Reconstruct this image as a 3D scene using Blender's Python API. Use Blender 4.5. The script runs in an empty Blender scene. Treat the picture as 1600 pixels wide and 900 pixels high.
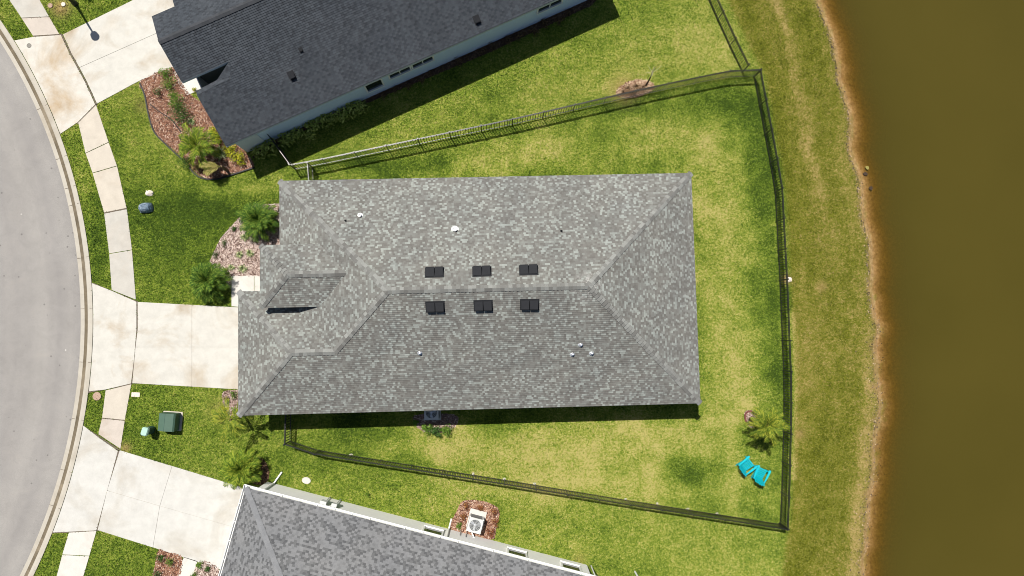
import bpy, math, random
import numpy as np
from mathutils import Vector, Matrix

random.seed(7)
rng = np.random.default_rng(11)
S = bpy.context.scene
COL = S.collection

# ------------------------------------------------------------------ camera, sky, sun, exposure
CAM_H = 40.5
CAM_A, CAM_B = 0.05906825, -0.02093152          # small tilt of the drone's gimbal
FPX = 1600 * 24.0 / 36.0
cam_d = bpy.data.cameras.new("camera")
cam_d.lens = 24.0
cam_d.sensor_width = 36.0
cam_d.clip_end = 3000
cam = bpy.data.objects.new("camera", cam_d)
COL.objects.link(cam)
cam.location = (0, 0, CAM_H)
cam.rotation_euler = (CAM_A, CAM_B, 0)
S.camera = cam

SUN_AZ, SUN_EL = 122.0, 64.0                     # azimuth measured from +x, counter-clockwise
W = bpy.data.worlds.new("World")
S.world = W
W.use_nodes = True
wt = W.node_tree
wt.nodes.clear()
sky = wt.nodes.new("ShaderNodeTexSky")
sky.sky_type = 'NISHITA'
sky.sun_disc = False
sky.sun_elevation = math.radians(SUN_EL)
sky.sun_rotation = math.radians(90 - SUN_AZ)
bg = wt.nodes.new("ShaderNodeBackground")
bg.inputs[1].default_value = 0.052
wo = wt.nodes.new("ShaderNodeOutputWorld")
wt.links.new(sky.outputs[0], bg.inputs[0])
wt.links.new(bg.outputs[0], wo.inputs[0])
sl = bpy.data.lights.new("sun", 'SUN')
sl.energy = 5.0
sl.angle = math.radians(0.5)
sl.color = (1.0, 0.955, 0.88)
sun = bpy.data.objects.new("sun", sl)
COL.objects.link(sun)
az, el = math.radians(SUN_AZ), math.radians(SUN_EL)
to_sun = Vector((math.cos(az) * math.cos(el), math.sin(az) * math.cos(el), math.sin(el)))
sun.rotation_euler = to_sun.to_track_quat('Z', 'Y').to_euler()
sun.location = to_sun * 80
S.view_settings.view_transform = 'Standard'
S.view_settings.look = 'None'
S.view_settings.gamma = 1
S.view_settings.exposure = 0.40
S.cycles.filter_width = 0.95

# ------------------------------------------------------------------ measuring: photo pixel -> place at height h
_ca, _sa, _cb, _sb = math.cos(CAM_A), math.sin(CAM_A), math.cos(CAM_B), math.sin(CAM_B)
_R = np.array([[_cb, 0, _sb], [0, 1, 0], [-_sb, 0, _cb]]) @ np.array([[1, 0, 0], [0, _ca, -_sa], [0, _sa, _ca]])

def P(x, y, h=0.0):
    d = _R @ np.array([(x - 800) / FPX, -(y - 450) / FPX, -1.0])
    t = (h - CAM_H) / d[2]
    return Vector((d[0] * t, d[1] * t, h))

def P2(x, y, h=0.0):
    p = P(x, y, h)
    return (p.x, p.y)

def PL(pts, h=0.0):
    return [P2(x, y, h) for x, y in pts]

# ------------------------------------------------------------------ node helpers
def new_mat(name):
    m = bpy.data.materials.new(name)
    m.use_nodes = True
    t = m.node_tree
    t.nodes.clear()
    out = t.nodes.new("ShaderNodeOutputMaterial")
    return m, t, out

class NT:
    def __init__(self, t):
        self.t = t
    def n(self, typ, **kw):
        nd = self.t.nodes.new(typ)
        for k, v in kw.items():
            setattr(nd, k, v)
        return nd
    def link(self, a, b):
        self.t.links.new(a, b)
    def put(self, sock, v):
        if v is None:
            return
        if hasattr(v, 'is_linked') or isinstance(v, bpy.types.NodeSocket):
            self.link(v, sock)
        elif isinstance(v, (tuple, list)):
            v = tuple(v)
            if len(v) == 3 and sock.type == 'RGBA':
                v = v + (1,)
            sock.default_value = v
        else:
            sock.default_value = v
    def math(self, op, a, b=None, c=None, clamp=False):
        nd = self.n("ShaderNodeMath", operation=op, use_clamp=clamp)
        self.put(nd.inputs[0], a)
        self.put(nd.inputs[1], b)
        self.put(nd.inputs[2], c)
        return nd.outputs[0]
    def vmath(self, op, a, b=None):
        nd = self.n("ShaderNodeVectorMath", operation=op)
        self.put(nd.inputs[0], a)
        self.put(nd.inputs[1], b)
        return nd.outputs[0]
    def mix(self, f, a, b, mode='MIX'):
        nd = self.n("ShaderNodeMix", data_type='RGBA', blend_type=mode)
        self.put(nd.inputs[0], f)
        self.put(nd.inputs[6], a)
        self.put(nd.inputs[7], b)
        return nd.outputs[2]
    def ramp(self, f, stops, interp='LINEAR'):
        nd = self.n("ShaderNodeValToRGB")
        cr = nd.color_ramp
        cr.interpolation = interp
        while len(cr.elements) < len(stops):
            cr.elements.new(0.5)
        for e, (p, c) in zip(cr.elements, stops):
            e.position = p
            e.color = tuple(c) + (1,) if len(c) == 3 else c
        self.put(nd.inputs[0], f)
        return nd.outputs[0]
    def mr(self, v, a, b, c=0.0, d=1.0):
        nd = self.n("ShaderNodeMapRange")
        nd.clamp = True
        for i, x in enumerate((v, a, b, c, d)):
            self.put(nd.inputs[i], x)
        return nd.outputs[0]
    def noise(self, vec, scale, detail=4, rough=0.55, dist=0.0, col=False):
        nd = self.n("ShaderNodeTexNoise")
        self.put(nd.inputs['Vector'], vec)
        nd.inputs['Scale'].default_value = scale
        nd.inputs['Detail'].default_value = detail
        nd.inputs['Roughness'].default_value = rough
        nd.inputs['Distortion'].default_value = dist
        return nd.outputs[1 if col else 0]
    def vor(self, vec, scale, feat='F1', out='Distance', rand=1.0):
        nd = self.n("ShaderNodeTexVoronoi", feature=feat)
        self.put(nd.inputs['Vector'], vec)
        nd.inputs['Scale'].default_value = scale
        nd.inputs['Randomness'].default_value = rand
        return nd.outputs[out]
    def wn(self, vec, dim='3D', out=0):
        nd = self.n("ShaderNodeTexWhiteNoise", noise_dimensions=dim)
        self.put(nd.inputs['Vector'], vec)
        return nd.outputs[out]
    def attr(self, name, out='Fac'):
        nd = self.n("ShaderNodeAttribute", attribute_name=name)
        return nd.outputs[out]
    def pos(self):
        return self.n("ShaderNodeNewGeometry").outputs['Position']
    def obj(self):
        return self.n("ShaderNodeTexCoord").outputs['Object']
    def island(self):
        return self.n("ShaderNodeNewGeometry").outputs['Random Per Island']
    def bsdf(self, color, rough=0.85, spec=0.3, metal=0.0, bump=None, bump_s=0.3, bump_d=0.02):
        b = self.n("ShaderNodeBsdfPrincipled")
        self.put(b.inputs['Base Color'], color)
        self.put(b.inputs['Roughness'], rough)
        self.put(b.inputs['Metallic'], metal)
        b.inputs['Specular IOR Level'].default_value = spec
        if bump is not None:
            bn = self.n("ShaderNodeBump")
            bn.inputs['Strength'].default_value = bump_s
            bn.inputs['Distance'].default_value = bump_d
            self.link(bump, bn.inputs['Height'])
            self.link(bn.outputs[0], b.inputs['Normal'])
        return b.outputs[0]

def simple(name, col, rough=0.7, spec=0.3, metal=0.0, var=0.15, scale=6.0):
    m, t, out = new_mat(name)
    k = NT(t)
    f = k.noise(k.obj(), scale, 4)
    c = k.mix(f, tuple(x * (1 - var) for x in col), tuple(min(1, x * (1 + var)) for x in col))
    k.link(k.bsdf(c, rough, spec, metal), out.inputs[0])
    return m

def leafy(name, stops, rough=0.7, spec=0.15):
    m, t, out = new_mat(name)
    k = NT(t)
    r = k.island()
    c = k.ramp(r, stops)
    b = k.bsdf(c, rough, spec)
    tr = k.n("ShaderNodeBsdfTranslucent")
    k.link(c, tr.inputs[0])
    mx = k.n("ShaderNodeMixShader")
    mx.inputs[0].default_value = 0.25
    k.link(b, mx.inputs[1])
    k.link(tr.outputs[0], mx.inputs[2])
    k.link(mx.outputs[0], out.inputs[0])
    return m

# ------------------------------------------------------------------ mesh builder
class MB:
    def __init__(self):
        self.v, self.f, self.uv = [], [], []
    def add(self, verts, faces, uvs=None):
        o = len(self.v)
        self.v += [tuple(p) for p in verts]
        for i, f in enumerate(faces):
            self.f.append(tuple(o + j for j in f))
            self.uv.append(uvs[i] if uvs else None)
        return self
    def poly(self, pts, uv=None):
        return self.add(pts, [tuple(range(len(pts)))], [uv] if uv else None)
    def box(self, c, s, rz=0.0, M=None):
        x, y, z = s[0] / 2, s[1] / 2, s[2] / 2
        vs = [Vector((a, b, d)) for d in (-z, z) for a, b in ((-x, -y), (x, -y), (x, y), (-x, y))]
        T = M if M is not None else Matrix.Rotation(rz, 4, 'Z')
        vs = [T @ p + Vector(c) for p in vs]
        return self.add(vs, [(3, 2, 1, 0), (4, 5, 6, 7), (0, 1, 5, 4), (1, 2, 6, 5), (2, 3, 7, 6), (3, 0, 4, 7)])
    def bar(self, a, b, w, h=None, up=Vector((0, 0, 1))):
        a, b = Vector(a), Vector(b)
        d = b - a
        L = d.length
        d.normalize()
        if abs(d.dot(up)) > 0.99:
            up = Vector((1, 0, 0))
        s = d.cross(up).normalized()
        u = s.cross(d)
        M = Matrix((d, s, u)).transposed().to_4x4()
        return self.box((a + b) / 2, (L, w, h or w), M=M)
    def prism(self, poly, z0, z1):
        n = len(poly)
        area = sum(poly[i][0] * poly[(i + 1) % n][1] - poly[(i + 1) % n][0] * poly[i][1] for i in range(n))
        if area < 0:
            poly = poly[::-1]
        vs = [(x, y, z0) for x, y in poly] + [(x, y, z1) for x, y in poly]
        fs = [tuple(range(n))[::-1], tuple(range(n, 2 * n))]
        fs += [(i, (i + 1) % n, n + (i + 1) % n, n + i) for i in range(n)]
        return self.add(vs, fs)
    def tube(self, pts, r, n=8, cap=True):
        pts = [Vector(p) for p in pts]
        rs = r if isinstance(r, (list, tuple)) else [r] * len(pts)
        vs, fs = [], []
        for i, p in enumerate(pts):
            d = (pts[min(i + 1, len(pts) - 1)] - pts[max(i - 1, 0)]).normalized()
            up = Vector((0, 0, 1)) if abs(d.z) < 0.9 else Vector((1, 0, 0))
            s = d.cross(up).normalized()
            u = s.cross(d)
            for j in range(n):
                a = 2 * math.pi * j / n
                vs.append(p + (s * math.cos(a) + u * math.sin(a)) * rs[i])
        for i in range(len(pts) - 1):
            for j in range(n):
                fs.append((i * n + j, i * n + (j + 1) % n, (i + 1) * n + (j + 1) % n, (i + 1) * n + j))
        if cap:
            fs.append(tuple(range(n))[::-1])
            fs.append(tuple(range((len(pts) - 1) * n, len(pts) * n)))
        return self.add(vs, fs)
    def lathe(self, prof, c=(0, 0, 0), n=16, sx=1.0, sy=1.0):
        vs, fs = [], []
        for r, z in prof:
            for j in range(n):
                a = 2 * math.pi * j / n
                vs.append((c[0] + r * math.cos(a) * sx, c[1] + r * math.sin(a) * sy, c[2] + z))
        for i in range(len(prof) - 1):
            for j in range(n):
                fs.append((i * n + j, i * n + (j + 1) % n, (i + 1) * n + (j + 1) % n, (i + 1) * n + j))
        fs.append(tuple(range((len(prof) - 1) * n, len(prof) * n)))
        return self.add(vs, fs)
    def build(self, name, mat, parent=None, smooth=False, loc=None):
        me = bpy.data.meshes.new(name)
        me.from_pydata(self.v, [], self.f)
        if any(u is not None for u in self.uv):
            ul = me.uv_layers.new(name="UVMap")
            i = 0
            for p, u in zip(me.polygons, self.uv):
                for k_ in range(p.loop_total):
                    if u is not None:
                        ul.data[p.loop_start + k_].uv = u[k_]
        if smooth:
            for p in me.polygons:
                p.use_smooth = True
        me.materials.append(mat)
        o = bpy.data.objects.new(name, me)
        COL.objects.link(o)
        if parent is not None:
            o.parent = parent
        if loc is not None:
            o.location = loc
        return o

def tag(o, label=None, cat=None, group=None, kind=None):
    if label: o['label'] = label
    if cat: o['category'] = cat
    if group: o['group'] = group
    if kind: o['kind'] = kind
    return o

def empty(name, label, cat, loc=(0, 0, 0), rz=0.0, group=None):
    o = bpy.data.objects.new(name, None)
    COL.objects.link(o)
    o.empty_display_size = 0.2
    o.location = loc
    o.rotation_euler = (0, 0, rz)
    return tag(o, label, cat, group)

def copy_tree(o, parent=None):
    c = o.copy()
    COL.objects.link(c)
    if parent is not None:
        c.parent = parent
    for ch in list(o.children):
        copy_tree(ch, c)
    return c

def catmull(pts, n=8, closed=False):
    out = []
    N_ = len(pts)
    rng_ = range(N_ if closed else N_ - 1)
    for i in rng_:
        p0 = pts[(i - 1) % N_] if closed or i > 0 else pts[0]
        p1, p2 = pts[i], pts[(i + 1) % N_]
        p3 = pts[(i + 2) % N_] if closed or i + 2 < N_ else pts[-1]
        for k_ in range(n):
            t = k_ / n
            out.append(tuple(0.5 * (2 * b + (-a + c) * t + (2 * a - 5 * b + 4 * c - d) * t * t + (-a + 3 * b - 3 * c + d) * t ** 3)
                             for a, b, c, d in zip(p0, p1, p2, p3)))
    if not closed:
        out.append(tuple(pts[-1]))
    return out

def inside(poly, x, y):
    poly = np.asarray(poly)
    r = np.zeros(x.shape, bool)
    j = len(poly) - 1
    for i in range(len(poly)):
        xi, yi = poly[i]
        xj, yj = poly[j]
        c = ((yi > y) != (yj > y)) & (x < (xj - xi) * (y - yi) / (yj - yi + 1e-12) + xi)
        r ^= c
        j = i
    return r

class VNoise:
    def __init__(self, seed, n=256):
        self.g = np.random.default_rng(seed).random((n, n))
        self.n = n
    def one(self, x, y):
        xi, yi = np.floor(x).astype(int), np.floor(y).astype(int)
        fx, fy = x - xi, y - yi
        fx, fy = fx * fx * (3 - 2 * fx), fy * fy * (3 - 2 * fy)
        n = self.n
        a, b = self.g[yi % n, xi % n], self.g[yi % n, (xi + 1) % n]
        c, d = self.g[(yi + 1) % n, xi % n], self.g[(yi + 1) % n, (xi + 1) % n]
        return (a * (1 - fx) + b * fx) * (1 - fy) + (c * (1 - fx) + d * fx) * fy
    def __call__(self, x, y, scale=1.0, octs=3):
        s, a, t = 0, 1, 0
        for o in range(octs):
            s = s + a * self.one(x * scale * 2 ** o + 17.3 * o, y * scale * 2 ** o + 5.1 * o)
            t += a
            a *= 0.5
        return s / t

# ------------------------------------------------------------------ materials
MAT = {}

def shingles(name, stops, cw, ch, jitter, lattice=0.0, tint=(0.9, 1.0), stain=None):
    m, t, out = new_mat(name)
    k = NT(t)
    uv = k.n("ShaderNodeUVMap").outputs[0]
    sp = k.n("ShaderNodeSeparateXYZ")
    k.link(uv, sp.inputs[0])
    row = k.math('FLOOR', k.math('DIVIDE', sp.outputs[1], ch))
    rv = k.n("ShaderNodeCombineXYZ")
    k.link(row, rv.inputs[0])
    ro = k.wn(rv.outputs[0])
    half = k.math('MULTIPLY', k.math('MODULO', row, 2.0), 0.5)
    off = k.math('ADD', k.math('MULTIPLY', ro, jitter), half)
    ux = k.math('ADD', k.math('DIVIDE', sp.outputs[0], cw), off)
    # uneven tab widths
    wob = k.n("ShaderNodeCombineXYZ")
    k.link(k.math('MULTIPLY', ux, 0.37), wob.inputs[0])
    k.link(k.math('MULTIPLY', row, 3.7), wob.inputs[1])
    ux = k.math('ADD', ux, k.math('MULTIPLY', k.noise(wob.outputs[0], 1.0, 1), 0.12))
    col = k.math('FLOOR', ux)
    cv = k.n("ShaderNodeCombineXYZ")
    k.link(col, cv.inputs[0])
    k.link(row, cv.inputs[1])
    r = k.wn(cv.outputs[0])
    if lattice > 0:
        fx = k.math('FRACT', ux)
        tab = k.math('LESS_THAN', fx, 0.52)
        r = k.math('ADD', k.math('MULTIPLY', r, 1 - lattice), k.math('MULTIPLY', tab, lattice))
    c = k.ramp(r, stops)
    big = k.noise(uv, 0.45, 3)
    gran = k.noise(uv, 60.0, 2, 0.8)
    c = k.mix(1.0, c, k.ramp(big, [(0.3, (tint[0],) * 3), (0.7, (1.08, 1.06, 1.03))]), 'MULTIPLY')
    c = k.mix(1.0, c, k.ramp(gran, [(0.3, (0.8,) * 3), (0.7, (1.18,) * 3)]), 'MULTIPLY')
    if stain:
        sv = k.n("ShaderNodeVectorMath", operation='DISTANCE')
        k.link(k.obj(), sv.inputs[0])
        sv.inputs[1].default_value = stain
        f = k.math('MULTIPLY', k.mr(sv.outputs['Value'], 0.15, 1.0, 1.0, 0.0), k.mr(k.noise(k.obj(), 4.0, 4, 0.8), 0.45, 0.6))
        c = k.mix(k.math('MULTIPLY', f, 0.6), c, (0.55, 0.55, 0.53))
    # long run-off streaks down each slope
    mp = k.n("ShaderNodeMapping")
    k.link(uv, mp.inputs[0])
    mp.inputs['Scale'].default_value = (1.6, 0.16, 1)
    c = k.mix(1.0, c, k.ramp(k.noise(mp.outputs[0], 1.0, 4, 0.6), [(0.3, (0.92, 0.915, 0.91)), (0.7, (1.06, 1.06, 1.06))]), 'MULTIPLY')
    k.link(k.bsdf(c, 0.92, 0.15, bump=r, bump_s=0.35, bump_d=0.01), out.inputs[0])
    return m

MAT['roof_main'] = shingles("roof_main", [(0.0, (0.120, 0.117, 0.110)), (0.30, (0.144, 0.142, 0.134)), (0.55, (0.160, 0.162, 0.153)),
                                          (0.72, (0.178, 0.185, 0.175)), (0.82, (0.215, 0.229, 0.217)), (1.0, (0.262, 0.285, 0.271))], 0.13, 0.115, 1.0, stain=(4.65, 2.0, 6.25))
MAT['roof_north'] = shingles("roof_north", [(0.0, (0.044, 0.050, 0.059)), (0.35, (0.056, 0.064, 0.076)), (0.55, (0.044, 0.051, 0.061)),
                                            (1.0, (0.032, 0.036, 0.043))], 0.33, 0.115, 0.5, 0.33)
MAT['roof_south'] = shingles("roof_south", [(0.0, (0.155, 0.159, 0.167)), (0.45, (0.180, 0.185, 0.193)), (0.6, (0.118, 0.121, 0.126)),
                                            (1.0, (0.080, 0.083, 0.088))], 0.31, 0.115, 0.5, 0.31)

def ridge_mat(name, a, b):
    m, t, out = new_mat(name)
    k = NT(t)
    c = k.ramp(k.island(), [(0, a), (1, b)])
    g = k.noise(k.obj(), 50, 2, 0.8)
    c = k.mix(1.0, c, k.ramp(g, [(0.3, (0.8,) * 3), (0.7, (1.2,) * 3)]), 'MULTIPLY')
    k.link(k.bsdf(c, 0.92, 0.15), out.inputs[0])
    return m
MAT['ridge_main'] = ridge_mat("ridge_main", (0.12, 0.117, 0.11), (0.23, 0.235, 0.222))
MAT['ridge_north'] = ridge_mat("ridge_north", (0.04, 0.043, 0.048), (0.05, 0.053, 0.06))
MAT['ridge_south'] = ridge_mat("ridge_south", (0.165, 0.169, 0.177), (0.19, 0.194, 0.202))

def concrete(name, base, stain, amt, fine=0.12):
    m, t, out = new_mat(name)
    k = NT(t)
    p = k.pos()
    big = k.noise(p, 0.33, 5, 0.6, 0.6)
    mid = k.noise(p, 1.7, 5, 0.65, 0.3)
    c = k.mix(k.math('MULTIPLY', k.mr(big, 0.5, 0.72), amt), base, stain)
    c = k.mix(1.0, c, k.ramp(mid, [(0.25, (1 - fine,) * 3), (0.75, (1 + fine * 0.6,) * 3)]), 'MULTIPLY')
    c = k.mix(1.0, c, k.ramp(k.noise(p, 45, 3, 0.7), [(0.3, (0.93,) * 3), (0.7, (1.06,) * 3)]), 'MULTIPLY')
    sc = k.n("ShaderNodeMapping")
    k.link(p, sc.inputs[0])
    sc.inputs['Scale'].default_value = (0.5, 3.0, 1)
    st = k.noise(sc.outputs[0], 1.1, 4, 0.7)
    c = k.mix(k.math('MULTIPLY', k.mr(st, 0.6, 0.8), 0.22 * amt), c, tuple(x * 0.62 for x in base))
    k.link(k.bsdf(c, 0.88, 0.2, bump=k.noise(p, 60, 2), bump_s=0.15, bump_d=0.01), out.inputs[0])
    return m
MAT['drive'] = concrete("driveway_concrete", (0.485, 0.468, 0.425), (0.36, 0.295, 0.215), 1.0)
MAT['drive_white'] = concrete("driveway_concrete_pale", (0.485, 0.475, 0.445), (0.39, 0.36, 0.31), 0.9)
MAT['apron_stain'] = concrete("apron_concrete_stained", (0.50, 0.475, 0.425), (0.37, 0.285, 0.19), 1.0)
MAT['walk'] = concrete("sidewalk_concrete", (0.47, 0.425, 0.36), (0.39, 0.33, 0.26), 0.7)
MAT['walk_grey'] = concrete("sidewalk_concrete_grey", (0.42, 0.40, 0.36), (0.40, 0.33, 0.26), 0.4)
MAT['walk_brown'] = concrete("sidewalk_concrete_brown", (0.45, 0.40, 0.35), (0.33, 0.26, 0.20), 1.0)
MAT['walk_white'] = concrete("sidewalk_concrete_pale", (0.53, 0.51, 0.47), (0.42, 0.385, 0.33), 0.6)
MAT['kerb_conc'] = concrete("kerb_concrete", (0.41, 0.38, 0.325), (0.34, 0.30, 0.24), 0.9)
MAT['gutter_dirt'] = concrete("gutter_dirt", (0.145, 0.118, 0.080), (0.24, 0.20, 0.145), 1.0, 0.4)
MAT['joint'] = simple("joint_filler", (0.13, 0.105, 0.085), 0.9, 0.1)

def asphalt():
    m, t, out = new_mat("asphalt")
    k = NT(t)
    p = k.pos()
    big = k.noise(p, 0.14, 4, 0.55, 0.4)
    c = k.ramp(big, [(0.3, (0.236, 0.223, 0.211)), (0.7, (0.28, 0.266, 0.251))])
    # polar coordinates round the bend: wheel tracks follow the road
    d = k.vmath('SUBTRACT', p, (-56.607, -0.709, 0.0))
    ln = k.n("ShaderNodeVectorMath", operation='LENGTH')
    dd = k.vmath('MULTIPLY', d, (1, 1, 0))
    k.link(dd, ln.inputs[0])
    rad = ln.outputs['Value']
    cx = k.n("ShaderNodeCombineXYZ")
    k.link(rad, cx.inputs[0])
    tr = k.noise(cx.outputs[0], 0.75, 3, 0.5)
    c = k.mix(1.0, c, k.ramp(tr, [(0.3, (0.89, 0.89, 0.90)), (0.7, (1.07, 1.07, 1.06))]), 'MULTIPLY')
    fine = k.noise(p, 30, 3, 0.75)
    c = k.mix(1.0, c, k.ramp(fine, [(0.3, (0.88,) * 3), (0.7, (1.1,) * 3)]), 'MULTIPLY')
    # oil drips
    v = k.vor(p, 1.6, 'F1', 'Distance')
    on = k.math('GREATER_THAN', k.noise(p, 0.5, 2), 0.46)
    drop = k.math('MULTIPLY', k.mr(v, 0.06, 0.11, 1.0, 0.0), on)
    c = k.mix(k.math('MULTIPLY', drop, 0.55), c, (0.08, 0.075, 0.07))
    v2 = k.vor(p, 0.9, 'F1', 'Distance')
    sp = k.math('MULTIPLY', k.mr(v2, 0.025, 0.05, 1.0, 0.0), k.math('GREATER_THAN', k.noise(p, 0.7, 2), 0.56))
    c = k.mix(k.math('MULTIPLY', sp, 0.6), c, (0.6, 0.58, 0.54))
    blot = k.noise(p, 0.9, 6, 0.7, 0.8)
    c = k.mix(1.0, c, k.ramp(blot, [(0.3, (0.9, 0.9, 0.9)), (0.55, (1.0, 1.0, 1.0)), (0.75, (1.06, 1.05, 1.03))]), 'MULTIPLY')
    k.link(k.bsdf(c, 0.9, 0.2, bump=fine, bump_s=0.25, bump_d=0.01), out.inputs[0])
    return m
MAT['asphalt'] = asphalt()

def grass_mat(name, blade):
    m, t, out = new_mat(name)
    k = NT(t)
    p = k.pos()
    dry, bank, soil = k.attr('dry'), k.attr('bank'), k.attr('soil')
    if blade:
        r = k.island()
    else:
        q = k.vmath('FLOOR', k.vmath('SCALE', p))
        r = k.noise(p, 14.0, 4, 0.75)
    n1 = k.noise(p, 1.4, 4, 0.6)
    n2 = k.noise(p, 6.5, 3, 0.65)
    n3 = k.noise(p, 16.0, 2, 0.6)
    f = k.math('ADD', dry, k.math('MULTIPLY', k.math('SUBTRACT', n1, 0.5), 0.8))
    f = k.math('ADD', f, k.math('MULTIPLY', k.math('SUBTRACT', n2, 0.5), 1.5))
    f = k.math('ADD', f, k.math('MULTIPLY', k.math('SUBTRACT', n3, 0.5), 1.3))
    f = k.math('ADD', f, k.math('MULTIPLY', k.math('SUBTRACT', r, 0.5), 0.7), clamp=True)
    lawn = k.ramp(f, [(0.0, (0.042, 0.078, 0.011)), (0.28, (0.098, 0.155, 0.018)), (0.5, (0.168, 0.238, 0.031)),
                      (0.75, (0.275, 0.312, 0.058)), (1.0, (0.44, 0.40, 0.15))])
    olive = k.ramp(f, [(0.0, (0.075, 0.090, 0.009)), (0.33, (0.148, 0.166, 0.018)), (0.62, (0.225, 0.213, 0.043)),
                       (1.0, (0.40, 0.31, 0.13))])
    c = k.mix(bank, lawn, olive)
    earth = k.ramp(k.noise(p, 5.0, 4, 0.7), [(0.25, (0.20, 0.12, 0.06)), (0.5, (0.38, 0.24, 0.12)), (0.75, (0.56, 0.40, 0.23))])
    c = k.mix(soil, c, earth)
    if not blade:
        c = k.mix(1.0, c, (0.82, 0.80, 0.74), 'MULTIPLY')
        k.link(k.bsdf(c, 0.95, 0.05, bump=k.noise(p, 18, 4, 0.8), bump_s=0.8, bump_d=0.05), out.inputs[0])
    else:
        b = k.bsdf(c, 0.7, 0.15)
        tr = k.n("ShaderNodeBsdfTranslucent")
        k.link(c, tr.inputs[0])
        mx = k.n("ShaderNodeMixShader")
        mx.inputs[0].default_value = 0.3
        k.link(b, mx.inputs[1])
        k.link(tr.outputs[0], mx.inputs[2])
        k.link(mx.outputs[0], out.inputs[0])
    return m
MAT['ground'] = grass_mat("lawn_ground", False)
MAT['blades'] = grass_mat("grass_blades", True)

def water_mat():
    m, t, out = new_mat("pond_water")
    k = NT(t)
    p = k.pos()
    dep = k.attr('depth')
    dd = k.math('ADD', dep, k.math('MULTIPLY', k.math('SUBTRACT', k.noise(p, 1.1, 4, 0.6), 0.5), 0.10))
    big = k.noise(p, 0.12, 3, 0.5)
    murk_col = k.ramp(big, [(0.3, (0.056, 0.045, 0.0072)), (0.7, (0.063, 0.050, 0.0084))])
    alpha = k.math('SUBTRACT', 1.0, k.math('EXPONENT', k.math('MULTIPLY', k.math('MAXIMUM', dd, 0.0), -3.9)))
    tr = k.n("ShaderNodeBsdfTransparent")
    tcol = k.mix(k.mr(dd, 0.0, 0.22), (1, 0.98, 0.93), (0.92, 0.74, 0.30))
    k.link(tcol, tr.inputs[0])
    df = k.n("ShaderNodeBsdfDiffuse")
    k.link(murk_col, df.inputs[0])
    mx = k.n("ShaderNodeMixShader")
    k.link(alpha, mx.inputs[0])
    k.link(tr.outputs[0], mx.inputs[1])
    k.link(df.outputs[0], mx.inputs[2])
    gl = k.n("ShaderNodeBsdfGlossy")
    gl.inputs['Roughness'].default_value = 0.12
    bn = k.n("ShaderNodeBump")
    bn.inputs['Strength'].default_value = 0.12
    bn.inputs['Distance'].default_value = 0.03
    k.link(k.noise(p, 2.4, 5, 0.6, 0.4), bn.inputs['Height'])
    k.link(bn.outputs[0], gl.inputs['Normal'])
    fr = k.n("ShaderNodeFresnel")
    fr.inputs[0].default_value = 1.33
    mx2 = k.n("ShaderNodeMixShader")
    k.link(fr.outputs[0], mx2.inputs[0])
    k.link(mx.outputs[0], mx2.inputs[1])
    k.link(gl.outputs[0], mx2.inputs[2])
    k.link(mx2.outputs[0], out.inputs[0])
    return m
MAT['water'] = water_mat()

def mulch_mat(name, stops):
    m, t, out = new_mat(name)
    k = NT(t)
    r = k.island()
    c = k.ramp(r, stops)
    c = k.mix(1.0, c, k.ramp(k.noise(k.pos(), 22, 3, 0.7), [(0.3, (0.6,) * 3), (0.7, (1.25,) * 3)]), 'MULTIPLY')
    k.link(k.bsdf(c, 0.9, 0.1), out.inputs[0])
    return m
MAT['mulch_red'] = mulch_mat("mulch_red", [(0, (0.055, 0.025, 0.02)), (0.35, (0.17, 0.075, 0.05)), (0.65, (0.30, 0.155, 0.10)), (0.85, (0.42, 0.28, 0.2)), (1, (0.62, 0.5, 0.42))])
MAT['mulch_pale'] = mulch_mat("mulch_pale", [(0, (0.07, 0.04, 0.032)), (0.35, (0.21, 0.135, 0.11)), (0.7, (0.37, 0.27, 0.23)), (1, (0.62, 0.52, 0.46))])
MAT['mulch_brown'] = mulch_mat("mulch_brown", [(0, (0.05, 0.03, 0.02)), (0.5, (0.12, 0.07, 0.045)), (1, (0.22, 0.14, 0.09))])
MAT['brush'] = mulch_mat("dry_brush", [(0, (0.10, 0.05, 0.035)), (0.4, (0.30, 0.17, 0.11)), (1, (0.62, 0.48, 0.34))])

MAT['stucco_main'] = simple("stucco_light", (0.55, 0.54, 0.52), 0.9, 0.1, var=0.05)
MAT['stucco_north'] = simple("stucco_bluish", (0.58, 0.71, 0.87), 0.85, 0.15, var=0.04, scale=2)
MAT['stucco_corner'] = simple("corner_trim_pale", (0.62, 0.67, 0.71), 0.8, 0.2, var=0.04)
MAT['stucco_south'] = simple("stucco_grey", (0.80, 0.79, 0.765), 0.9, 0.1, var=0.07, scale=2)
MAT['white'] = simple("white_paint", (0.78, 0.78, 0.76), 0.5, 0.4, var=0.05)
MAT['fascia'] = simple("fascia_paint", (0.42, 0.42, 0.42), 0.6, 0.3, var=0.05)
MAT['fascia_north'] = simple("fascia_bluegrey", (0.40, 0.46, 0.52), 0.6, 0.3, var=0.05)
MAT['glass'] = simple("dark_glass", (0.012, 0.018, 0.022), 0.08, 0.5, var=0.2)
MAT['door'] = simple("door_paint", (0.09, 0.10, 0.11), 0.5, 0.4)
MAT['black_metal'] = simple("black_aluminium", (0.012, 0.012, 0.013), 0.34, 0.5, var=0.2)
MAT['vent_black'] = simple("roof_vent_black", (0.018, 0.019, 0.022), 0.8, 0.2, var=0.2)
MAT['galv'] = simple("galvanised_metal", (0.55, 0.57, 0.6), 0.35, 0.5, 0.6, var=0.12)
MAT['ac_case'] = simple("condenser_case", (0.50, 0.51, 0.50), 0.5, 0.4, var=0.06)
MAT['ac_dark'] = simple("condenser_grille", (0.10, 0.105, 0.11), 0.5, 0.4)
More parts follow.
